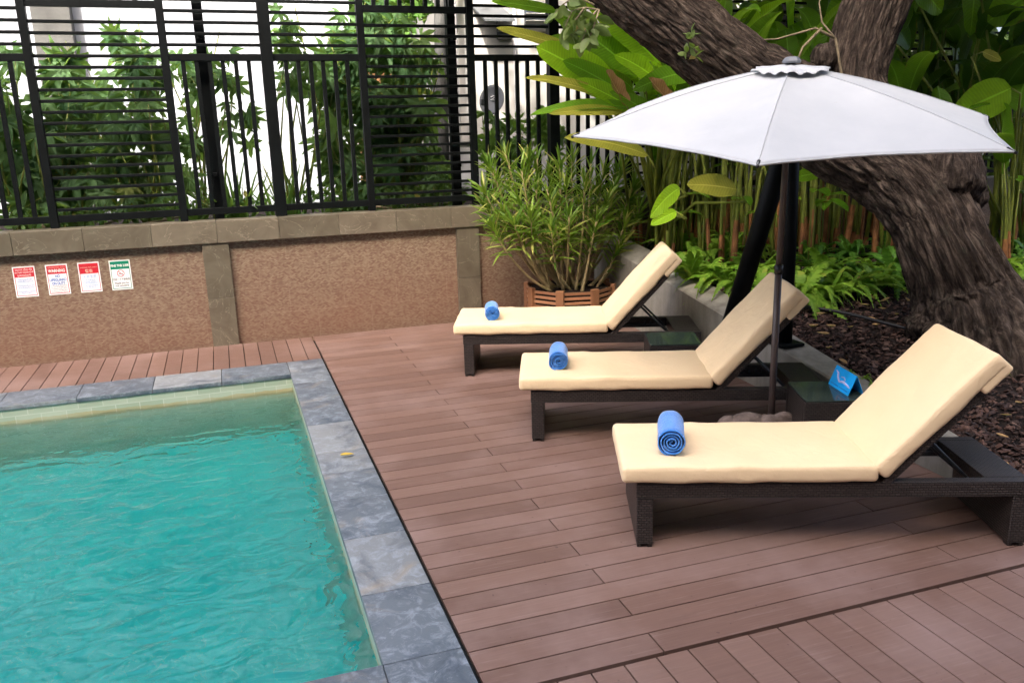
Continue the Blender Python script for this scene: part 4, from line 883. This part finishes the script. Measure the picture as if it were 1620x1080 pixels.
# ---------------------------------------------------------------- ferns
def fern_mesh(seed,n,Lm,mat):
    r=np.random.default_rng(seed); m=MB()
    for k in range(n):
        a=2*PI*k/n+r.normal()*.3; L=Lm*r.uniform(.65,1.15); el=r.uniform(.5,1.25); d=np.array([math.cos(a)*math.cos(el),math.sin(a)*math.cos(el),math.sin(el)]); sd=norm(np.cross(d,[0,0,1]))
        N=20; t=np.linspace(0,1,N); ctr=np.outer(t*L,d); ctr[:,2]-=L*r.uniform(.55,1.0)*t**2.2; ctr+=np.outer(L*.12*r.normal()*t**2,sd); T=np.gradient(ctr,axis=0); T/=np.linalg.norm(T,axis=1,keepdims=True)
        V=[];F=[]; c=0
        for i in range(1,N):
            w=.085*Lm/.6*math.sin(PI*min(1,.12+.9*t[i]))**.7*(1.02-t[i]*.75); nr=np.cross(sd,T[i]); h=L/N*.52
            for s in (-1,1):
                q=sd*s*.96+T[i]*.28-nr*.12; q/=np.linalg.norm(q); o=ctr[i]; tip=o+q*w-np.array([0,0,w*.22*r.random()])
                V+=[o-T[i]*h,o+T[i]*h,(o+tip)/2+T[i]*h*1.05,(o+tip)/2-T[i]*h*.9,tip]; F+=[(c,c+1,c+2,c+3),(c+3,c+2,c+4)]; c+=5
        # joined into one island per frond through the rib
        w0=.003; R0=len(V); 
        for i in range(N): V+=[ctr[i]-sd*w0,ctr[i]+sd*w0]
        F+=[(R0+2*i,R0+2*i+1,R0+2*i+3,R0+2*i+2) for i in range(N-1)]
        m.add(V,F)
    o=m.build('fern_plant',mat); return o
def ferns():
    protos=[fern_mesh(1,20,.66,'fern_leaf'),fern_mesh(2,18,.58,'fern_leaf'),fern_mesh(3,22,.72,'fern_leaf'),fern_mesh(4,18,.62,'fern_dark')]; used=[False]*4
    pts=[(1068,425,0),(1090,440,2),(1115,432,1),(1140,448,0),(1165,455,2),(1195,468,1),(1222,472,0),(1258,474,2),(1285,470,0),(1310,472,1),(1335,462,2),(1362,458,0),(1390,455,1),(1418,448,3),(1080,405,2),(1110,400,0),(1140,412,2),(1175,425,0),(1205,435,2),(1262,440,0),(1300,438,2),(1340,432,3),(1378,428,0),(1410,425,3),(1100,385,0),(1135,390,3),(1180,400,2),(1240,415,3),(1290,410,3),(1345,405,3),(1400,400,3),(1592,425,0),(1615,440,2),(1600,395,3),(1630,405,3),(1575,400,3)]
    for px,py,k in pts:
        p=bed(px,py)
        if used[k]: o=protos[k].copy(); COL.objects.link(o)
        else: o=protos[k]; used[k]=True
        s=rng.uniform(.8,1.2); o.location=(p[0],p[1],bed_z(p[1])-.03); o.rotation_euler=(rng.normal()*.12,rng.normal()*.12,rng.random()*6.28); o.scale=(s,s,s*rng.uniform(.9,1.2))
        if px>1500: lab='fern growing in the shade to the right of the tree trunk'
        elif px<1150: lab='bright fern in the bank spilling over the kerb left of the slanting black brace'
        elif px<1235: lab='fern growing around the foot of the black brace and post'
        elif py<420: lab='dark fern at the back of the bank below the heliconia stalks right of the post'
        else: lab='fern in the front rank on the mulch between the black post and the trunk'
        tag(o,lab,'fern','ferns along the bed')
    # small weeds at the kerb
    for i,(px,py,lab) in enumerate(((1368,598,'small green weed by the kerb behind the blue card'),(1382,610,'tiny yellowing weed at the kerb edge beside the nearest backrest'),(1345,592,'low feathery weed on the mulch edge above the blue card'),(1585,592,'small green sprig on the mulch behind the nearest backrest'))):
        o=fern_mesh(20+i,8,.13,'fern_leaf'); o.name='weed'; p=bed(px,py); o.location=(p[0],p[1],bed_z(p[1])-.01); o.scale=(.9,.9,1.1); tag(o,lab,'weed')
ferns()
# ---------------------------------------------------------------- planter and its plant
PC=np.array([3.70,8.86,0])
def planter():
    t=thing('wooden_planter','octagonal slatted timber planter standing in the corner by the wall','planter',tuple(PC),R_(-12)); R=.52; ht=.47
    ang=[PI/8+k*PI/4 for k in range(8)]; C=[np.array([R*math.cos(a),R*math.sin(a),0]) for a in ang]
    for k in range(8):
        a=ang[k]; Mx=(rotz(a),C[k]*.985); m=MB(); m.rbox((0,0,ht/2),(.026,.045,ht/2),.005,(1,1,1),Mx); m.build('corner_post','timber',t,False)
        A,B=C[k],C[(k+1)%8]; d=B-A; L=np.linalg.norm(d); mid=(A+B)/2; M2=(rotz(math.atan2(d[1],d[0])),mid*.985); m=MB()
        z=.05
        while z<ht-.04: m.rbox((0,0,z),(L/2-.036,.009,.0155),.003,(1,1,1),M2); z+=.054
        m.build('slat_panel','timber',t,False)
    m=MB(); a=np.linspace(0,2*PI,9)[:-1]+PI/8; V=[(r*math.cos(q),r*math.sin(q),z) for r,z in ((.455,.02),(.455,.43),(.0,.43)) for q in a]; F=[(i,(i+1)%8,8+(i+1)%8,8+i) for i in range(8)]+[(8+i,8+(i+1)%8,16) for i in range(8)]
    m.add(V,F).build('soil_fill','soil',t,False)
planter()
def song():
    b=PC+np.array([0,0,.43]); t=thing('potted_dracaena','bushy green and yellow leaved shrub with bare curved stems in the wooden planter','shrub',tuple(b)); st=MB(); lf=MB(); V,F=oval(.25,.029,7,.3)
    tips=[]
    for px,py,dy in ((765,300,-.3),(775,262,0),(800,245,.1),(795,330,-.35),(825,270,-.2),(850,250,.1),(865,300,-.4),(885,262,-.1),(905,250,.2),(925,285,-.35),(935,255,.0),(955,270,.2),(970,300,-.2),(985,265,.2),(1005,290,.1),(1012,330,.0),(840,340,-.5),(900,340,-.55),(945,345,-.45),(812,352,-.45),(780,360,-.35),(872,360,-.5),(990,345,-.2),(960,320,-.3),(848,300,-.1),(808,300,0),(880,320,.1),(915,320,.1),(1000,310,.25),(787,290,.15),(835,250,.2),(870,275,.25),(895,290,-.3),(945,300,.15),(975,280,.3),(770,330,-.2),(820,315,-.3),(857,345,-.2),(890,365,-.3),(940,365,-.3),(985,385,-.2)):
        tips.append(aty(px,py,8.86+dy))
    for tp in tips:
        tp=tp-b; a=math.atan2(tp[1],tp[0])+rng.normal()*.4; r0=rng.uniform(.06,.34); p=np.array([r0*math.cos(a),r0*math.sin(a),-.02]); out_=np.array([tp[0],tp[1],0]); 
        c1=p*.5+out_*.75*rng.uniform(.5,.9)+np.array([0,0,tp[2]*rng.uniform(.2,.35)]); q=np.linspace(0,1,12); P=np.outer((1-q)**2,p)+np.outer(2*q*(1-q),c1)+np.outer(q*q,tp)
        P+=np.array([[.018*noise.noise(Vector((x*3,tp[0]*7,1))),.018*noise.noise(Vector((x*3,tp[1]*7,5))),0] for x in q])*np.minimum(1,q*(1-q)*6)[:,None]
        r=rng.uniform(.010,.019); st.tube(P,np.linspace(r*1.3,r*.55,12),6)
        T=np.gradient(P,axis=0); n=int(rng.uniform(30,50)); s0=max(.4,1-.34/np.linalg.norm(tp-p)) if rng.random()<.85 else .5
        for k in range(n):
            s=s0+(1-s0)*(k/n)**.75; i=min(int(s*11),10); u=s*11-i; c=P[i]*(1-u)+P[i+1]*u; ax=norm(T[i]); th=k*2.4+rng.normal()*.2; e1=norm(np.cross(ax,[.3,.2,1.])); e2=np.cross(ax,e1)
            op=.35+1.0*(1-(k/n))+rng.normal()*.2; d=norm(ax*math.cos(op)+(e1*math.cos(th)+e2*math.sin(th))*math.sin(op)); sd=norm(np.cross(d,ax)); nn=np.cross(d,sd)
            if nn@ax<0: sd=-sd; nn=-nn
            lf.add((V*rng.uniform(.7,1.15))@np.stack([d,sd,nn])+c,F)
    st.build('stem','stem_tan',t); lf.build('foliage','song_leaf',t)
song()
# ---------------------------------------------------------------- planting beyond the fence
def backbed():
    m=MB(); n=30; xs=np.linspace(-12,16,60); ys=np.linspace(9.72,19,16)
    V=[(x,y,1.16+.05*nz((x,y,0),1.5)) for x in xs for y in ys]; k=len(ys); m.add(V,[(i*k+j,(i+1)*k+j,(i+1)*k+j+1,i*k+j+1) for i in range(59) for j in range(k-1)]); structure(m.build('raised_ground','soil'))
backbed()
def palmate(seed,lobes=7):
    r=np.random.default_rng(seed); V=[(0,0,0)]; F=[]; rim=[]
    for k in range(lobes):
        a=(-1+2*k/(lobes-1))*2.35; L=(1-.28*abs(a)/2.35)*.5
        for da,rr,z in ((-.26,.42,.02),(-.17,.72,.01),(0,1,-.10),(.17,.72,.01)):
            if da<0 or da>0 or True: V.append((L*rr*math.cos(a+da),L*rr*math.sin(a+da),z-.16*rr*rr*.5))
        i=1+4*k; F.append((0,i,i+1,i+2)); F.append((0,i+2,i+3))
        if k<lobes-1: F.append((0,i+3,i+4))
    return np.array(V,float),F
PV,PF=palmate(1)
def shrub(label,clusters,Y,mat='palm_leaf',size=(.28,.50),name='castor_shrub',cat='shrub',group=None,root=None,dy=.35,dens=.52):
    c0=aty(clusters[0][0],clusters[0][1],Y); root=np.array([c0[0],Y,1.15]) if root is None else np.array(root,float); t=thing(name,label,cat,tuple(root),0,group); lf=MB(); st=MB()
    for px,py,rx,ry,n in clusters:
        c=aty(px,py,Y); k=Y/ray(px,py)[1]/FPX; 
        for q in range(max(2,n//9)):
            a=rng.normal(size=3)*[rx*k*.5,dy*.5,ry*k*.5]; tip=c+a; st.tube([root+rng.normal(size=3)*[.08,.06,0]-[0,0,.02],(root+tip)/2+rng.normal(size=3)*[.12,.08,.05],tip],[.02,.012,.006],5)
        for q in range(int(n*dens)):
            d=rng.normal(size=3); d/=np.linalg.norm(d); d*=rng.random()**.45; p=c+d*[rx*k,dy,ry*k]; 
            # leaves hang outward and face the open side
            nr=norm([rng.normal()*.45,-.95+rng.normal()*.35,.45+rng.normal()*.4]); dirv=norm(np.array([d[0]*.9+rng.normal()*.5,-.2+rng.normal()*.4,-.75+rng.normal()*.45])); dirv=norm(dirv-nr*(dirv@nr)); sd=np.cross(nr,dirv)
            s=rng.uniform(*size); jit=PV.copy(); jit[:,2]+=rng.normal(size=len(PV))*.015; lf.add((jit*s*1.35)@np.stack([dirv,sd,nr])+p,PF)
            if rng.random()<.6: st.tube([p-dirv*s*.5-[0,0,.02]+nr*-.05,p],[.004,.003],4)
    st.build('stem','stem_green',t,loc=tuple(root)); lf.build('foliage',mat,t,loc=tuple(root)); return t
def dense(label,clusters,Y,mat,name,cat='shrub',L=.09,dy=.3,group=None):
    c0=aty(clusters[0][0],clusters[0][1],Y); root=np.array([c0[0],Y,1.15]); t=thing(name,label,cat,tuple(root),0,group); lf=MB(); st=MB(); V,F=oval(L,L*.5,4,.2)
    for px,py,rx,ry,n in clusters:
        c=aty(px,py,Y); k=Y/ray(px,py)[1]/FPX; st.tube([root-[0,0,.03],(root+c)/2+[.06,0,0],c],[.03,.02,.008],6)
        for q in range(n):
            d=rng.normal(size=3); d/=np.linalg.norm(d); d*=rng.random()**.4; lf.add((V*rng.uniform(.6,1.3))@rndrot(.8).T+c+d*[rx*k,dy,ry*k],F)
    st.build('stem','stem_brown',t,loc=tuple(root)); lf.build('foliage',mat,t,loc=tuple(root)); return t
def tuft(label,px,py,Y,n,L,mat='grass_blade'):
    c=aty(px,py,Y); c[2]=1.17; t=thing('strap_leaf_plant',label,'plant',tuple(c)); m=MB(); 
    for k in range(n):
        a=rng.random()*6.283; e=rng.uniform(.75,1.5); d=norm([math.cos(a)*math.cos(e),math.sin(a)*math.cos(e),math.sin(e)]); m.blade(rng.normal(size=3)*[.08,.08,0],d,norm(np.cross(d,np.cross([0,.1,1.],d))),L*rng.uniform(.6,1.1),.045,rng.uniform(.1,.6),.3,9,rng.random(),.45)
    m.build('foliage',mat,t)
    m=MB(); m.tube([(0,0,-.05),(.01,0,.12)],[.05,.03],7); m.build('stem','stem_brown',t)
def beyond():
    g='shrubs beyond the fence'
    shrub('dense palmate-leaved shrub at the far left edge beyond the fence',[(15,250,45,95,60),(10,130,35,60,20),(55,310,50,50,45)],10.6,group=g)
    shrub('tall palmate shrub behind the left louvred panel, below the grey pillar',[(105,150,50,75,48),(95,235,60,70,62),(110,310,60,50,50)],10.9,group=g)
    shrub('wide palmate shrub behind the right half of the left louvred panel',[(215,120,45,60,34),(200,200,65,65,66),(215,285,65,60,66),(205,60,30,22,10)],10.6,group=g)
    shrub('thin palmate shrub seen through the bars left of the wide post',[(300,130,35,60,22),(350,110,35,40,16),(375,170,35,60,20),(300,230,30,70,26)],10.5,group=g,size=(.24,.38))
    shrub('sparse palmate shrub with gaps right of the wide post',[(445,45,35,35,16),(470,95,40,40,18),(460,130,35,30,10)],10.4,group=g,size=(.24,.36))
    shrub('very dense climbing palmate shrub filling the right louvred panel',[(600,50,75,45,60),(610,110,90,60,105),(620,180,90,65,110),(630,250,85,55,90),(600,310,90,35,50),(540,180,35,120,50)],10.7,group=g)
    shrub('leafy shrub beside the bars between wide post and right louvred panel',[(535,250,35,70,45),(525,120,25,70,22)],10.9,group=g,mat='palm_bright')
    shrub('light green palmate sapling in front of the satellite dish',[(782,205,24,34,16),(835,195,28,26,14),(800,245,45,30,22),(870,215,28,40,14)],10.2,'palm_bright',(.24,.34),group=g)
    dense('low small-leaved bush at the foot of the right louvred panel',[(700,300,40,40,300),(650,318,60,20,200),(520,315,45,25,200)],10.2,'shrub_leaf','low_bush')
    dense('fine-leaved cypress-like bush behind the potted shrub',[(828,245,14,50,260)],10.4,'shrub_leaf','slim_bush',L=.06,dy=.12)
    dense('distant tree with light yellow-green crown above the right louvred panel',[(600,20,70,40,500),(640,-20,80,40,400)],14.0,'palm_bright','distant_tree','tree',.2,.6)
    dense('low hedge of small leaves behind the left part of the fence foot',[(60,345,90,18,260),(220,335,90,16,220),(370,325,70,14,180)],10.15,'shrub_leaf','low_hedge','hedge')
    dense('dark dense tree crown beyond the fence behind the heliconias',[(1180,60,120,120,900),(1330,120,150,130,1100),(1480,60,150,150,1300),(1600,160,140,150,1200),(1250,220,130,60,500)],11.6,'crown_leaf','garden_tree','tree',.24,.6)
    tuft('strap-leaved plant with tall arching blades left of the wide post',372,320,10.15,46,1.15); tuft('strap-leaved plant with tall arching blades right of the wide post',452,315,10.2,46,1.05); tuft('small strap-leaved plant behind the left end of the barred panel',305,325,10.2,26,.7)
beyond()
# ---------------------------------------------------------------- buildings beyond
def buildings():
    b=thing('white_building','plain white rendered building filling the view behind the left fence','building',(-3,13.2,0)); L=(-3,13.2,0)
    m=MB(); m.box((-16,13.2,-.05),(2.05,17.5,9.5)); m.build('wall','pale_render',b,False,loc=L)
    x0=aty(50,20,13.05)[0]; x1=aty(112,20,13.05)[0]; m=MB(); m.box((x0,12.95,1.0),(x1,13.198,9)); m.build('pillar','grey_render',b,False,bevel=.01,loc=L)
    for xx in (x0-2.4,):
        m=MB(); m.box((xx,13.15,3.6),(xx+1.0,13.198,4.9)); m.build('window','glass_dark',b,False,loc=L)
    b=thing('orange_building','orange painted building with a small dark window far behind the fence','building',(3.2,20,0)); L=(3.2,20,0)
    m=MB(); m.box((2.2,20,-.05),(5.4,24,8)); m.build('wall','orange_paint',b,False,loc=L)
    p0=aty(495,30,19.98); p1=aty(512,45,19.98); m=MB(); m.box((p0[0],19.95,p1[2]-.15),(p1[0],19.998,p0[2])); f=m.build('window','glass_dark',b,False,loc=L)
    b=thing('white_house','cream white house with louvred windows and awnings behind the satellite dish','building',(6,13.7,0)); L=(6,13.7,0)
    m=MB(); m.box((4.0,13.7,-.05),(15,18,9.5)); m.build('wall','cream_paint',b,False,loc=L)
    for a,c,y0,y1 in ((788,812,22,62),(832,870,14,50)):
        p=aty(a,y0,13.6); q=aty(c,y1,13.6); x0,x1=sorted((p[0],q[0])); z0,z1=sorted((p[2],q[2]))
        m=MB(); m.box((x0,13.66,z0),(x1,13.699,z1)); w=m.build('window','glass_dark',b,False,loc=L); m=MB(); z=z0
        while z<z1: m.add([(x0,13.655,z),(x1,13.655,z),(x1,13.60,z+.05),(x0,13.60,z+.05),(x0,13.659,z+.012),(x1,13.659,z+.012),(x1,13.604,z+.062),(x0,13.604,z+.062)],[(0,1,2,3),(7,6,5,4),(0,4,5,1),(2,6,7,3)]); z+=.11
        m.build('louvre','cream_paint',w,False,loc=L)
    p=aty(762,30,13.2); q=aty(800,12,13.2); m=MB(); m.add([(p[0],13.05,p[2]-.05),(q[0]+.1,13.05,p[2]-.05),(q[0]+.1,13.69,q[2]+.05),(p[0],13.69,q[2]+.05),(p[0],13.05,p[2]-.02),(q[0]+.1,13.05,p[2]-.02),(q[0]+.1,13.69,q[2]+.08),(p[0],13.69,q[2]+.08)],[(3,2,1,0),(4,5,6,7),(0,1,5,4),(1,2,6,5),(2,3,7,6),(3,0,4,7)]); m.build('awning','dark_metal_roof',b,False,loc=L)
    for px in (722,816): 
        p=aty(px,100,13.65); m=MB(); m.tube([(p[0],13.66,.5),(p[0],13.66,6)],.035,8); m.build('downpipe','white_paint',b,loc=L)
    m=MB(); p=aty(905,212,13.65); m.box((p[0]-1.2,13.64,p[2]-.12),(p[0]+3,13.699,p[2]+.03)); m.build('ledge','cream_paint',b,False,loc=L)
    p=aty(692,40,12.6); o=MB().tube([(p[0],12.6,1.0),(p[0]+.03,12.6,3.6),(p[0]+.12,12.6,5.5)],[.09,.085,.07],10).build('utility_pole','grey_render',loc=(p[0],12.6,1.1)); tag(o,'thin grey pole standing beyond the right louvred panel','pole')
    b=thing('neighbour_wall','low white garden wall between the climbing shrub and the house','wall',(3.6,12.9,1.1)); L=(3.6,12.9,1.1)
    m=MB(); m.box((3.3,12.9,1.0),(9.5,13.02,2.0)); m.build('wall_body','white_paint',b,False,loc=L); m=MB(); m.box((3.28,12.87,2.001),(9.5,13.05,2.06)); m.build('coping','cream_paint',b,False,loc=L)
    # dish
    c=aty(778,158,11.6); r=.205; t=thing('satellite_dish','dark grey satellite dish seen through the bars above the potted shrub','satellite dish',(c[0]+.1,11.6,1.16)); L=(c[0]+.1,11.6,1.16)
    n=norm([-.62,-.72,.3]); e1=norm(np.cross([0,0,1],n)); e2=np.cross(n,e1); V=[];F=[]; nn=28; rr=7
    for j in range(rr):
        for i in range(nn):
            a=2*PI*i/nn; s=(j+.001)/(rr-1); V.append(c+(e1*math.cos(a)*.88+e2*math.sin(a))*r*s*1.05-n*(.055*(1-s*s)))
    F=[(j*nn+i,j*nn+(i+1)%nn,(j+1)*nn+(i+1)%nn,(j+1)*nn+i) for j in range(rr-1) for i in range(nn)]
    o=MB().add(V,F).build('reflector','dish_grey',t,loc=L); md=o.modifiers.new('t','SOLIDIFY'); md.thickness=.008
    m=MB(); k=c-n*.03; m.tube([k+e1*(-.03)+e2*.05+n*.005,k+e1*.03+e2*.065+n*.008,k+e1*.02+e2*.03+n*.005,k+e1*-.03+e2*.01+n*.004,k+e1*.03+e2*.0+n*.006],.006,5); m.build('emblem','ink_white',o,loc=L)
    m=MB(); m.tube([c-e2*r*.9,c-e2*r*.7+n*.30],.012,6); m.build('feed_arm','dish_grey',t,loc=L); m=MB(); m.rbox(c-e2*r*.65+n*.30,(.03,.03,.045),.01,(1,1,1)); m.build('receiver','dish_grey',t,loc=L)
    m=MB(); m.tube([c-n*.06,c-n*.12-[0,0,.1],(c[0]+.1,11.6,1.16)],[.022,.022,.022],8); m.build('mast','dish_grey',t,loc=L)
buildings()
def shade_block():
    # unseen block, added behind the camera so that its shade covers the whole deck
    b=thing('unseen_shade_block','unseen cream block with rows of windows, added behind the viewpoint to shade the deck','building',(0,-6,-.05)); L=(0,-6,-.05); HT=16.8
    m=MB(); m.box((-45,-16,-.05),(26,-6,HT)); m.build('wall','shade_block_render',b,False,loc=L)
    m=MB(); m.box((-45.2,-16.2,HT+.001),(26.2,-5.7,HT+.4)); m.build('roof','grey_render',b,False,loc=L)
    for fl in range(4):
        m=MB(); x=-42
        while x<24: m.box((x,-6.01,.9+fl*3.6),(x+1.8,-5.97,2.9+fl*3.6)); x+=3.2
        m.build('window_row','glass_dark',b,False,loc=L)
shade_block()
# ---------------------------------------------------------------- hose and fallen leaves
def hose():
    P=[]
    for px,py in ((1180,478),(1265,490),(1340,502),(1430,525),(1500,542),(1560,556),(1640,570),(1760,590)):
        p=bed(px,py); P.append([p[0],p[1],bed_z(p[1])+.035])
    P=np.array(P); k=len(P); C=[]
    for t in np.linspace(0,k-1.001,70):
        i=int(t); u=t-i; p0,p1,p2,p3=P[max(i-1,0)],P[i],P[i+1],P[min(i+2,k-1)]; C.append(.5*((2*p1)+(-p0+p2)*u+(2*p0-5*p1+4*p2-p3)*u*u+(-p0+3*p1-3*p2+p3)*u**3))
    o=MB().tube(C,.016,10).build('garden_hose','black_rubber',loc=tuple(P[1])); tag(o,'black irrigation hose running across the mulch in front of the tree','hose')
hose()
def fallen():
    V,F=oval(.13,.05,8,.35)
    def leaf(p,s,label,mat='dry_leaf',a=None,group=None,curl=.35,tilt=.15):
        v=V.copy(); v[:,2]+=curl*.13*(v[:,0]/.13-.5)**2*1.6; m=MB(); m.add(v*s,F); o=m.build('fallen_leaf',mat); q=rng.normal()*tilt; o.location=p; o.rotation_euler=(rng.normal()*tilt,q,rng.random()*6.28 if a is None else a); tag(o,label,'leaf',group)
    leaf(tuple(gz(538,724,.006)+[0,0,.012]),.80,'yellow fallen leaf lying on the dark slate pool coping','yellow_leaf',.1,curl=.2,tilt=.03)
    leaf(tuple(gz(1180,604)+[0,0,.02]),1.5,'dry brown leaf on the deck under the middle lounger, beside the kerb','dry_leaf',-.1,tilt=.05); leaf(tuple(gz(1203,634)+[0,0,.02]),.9,'small dry leaf on the deck below the side rail of the middle lounger','dry_leaf',.2,tilt=.05)
    pts=[(1282,482),(1300,478),(1320,492),(1290,500),(1345,450),(1358,484),(1375,470),(1388,490),(1372,505),(1322,520),(1308,555),(1328,572),(1408,475),(1350,520),(1312,532),(1280,520),(1395,515),(1415,500),(1608,575),(1605,640),(1600,660),(1590,735),(1612,535),(1560,530),(1575,690),(1455,500),(1436,480),(1330,455),(1365,440)]
    for px,py in pts:
        p=bed(px,py); leaf((p[0],p[1],bed_z(p[1])+.012),rng.uniform(.6,1.0)*(1 if px<1500 else .8),'dry tan leaf fallen on the dark bark mulch of the bed','dry_leaf',group='fallen leaves on the mulch')
fallen()
# ================================================================ light
w=bpy.data.worlds.new('World'); S.world=w; w.use_nodes=True; nt=w.node_tree; bg=nt.nodes['Background']; sky=nt.nodes.new('ShaderNodeTexSky'); sky.sky_type='NISHITA'; sky.sun_disc=False
SUN=norm([-.35,-.75,.66]); el=math.asin(SUN[2]); sky.sun_elevation=el; sky.sun_rotation=math.atan2(SUN[0],SUN[1]); sky.air_density=.55; sky.dust_density=9.0; sky.ozone_density=.3
nt.links.new(sky.outputs[0],bg.inputs[0]); bg.inputs[1].default_value=.15
sl=bpy.data.lights.new('sun','SUN'); sl.energy=2.1; sl.angle=R_(1.5); sl.color=(1,.95,.87); so=bpy.data.objects.new('sun',sl); COL.objects.link(so); so.rotation_euler=Vector(-SUN).to_track_quat('-Z','Y').to_euler(); so.location=(-6,-3,9)
S.view_settings.view_transform='Standard'; S.view_settings.look='None'; S.view_settings.exposure=2.8; S.view_settings.gamma=1
S.cycles.max_bounces=12; S.cycles.transmission_bounces=8; S.cycles.transparent_max_bounces=8; S.cycles.use_denoising=True
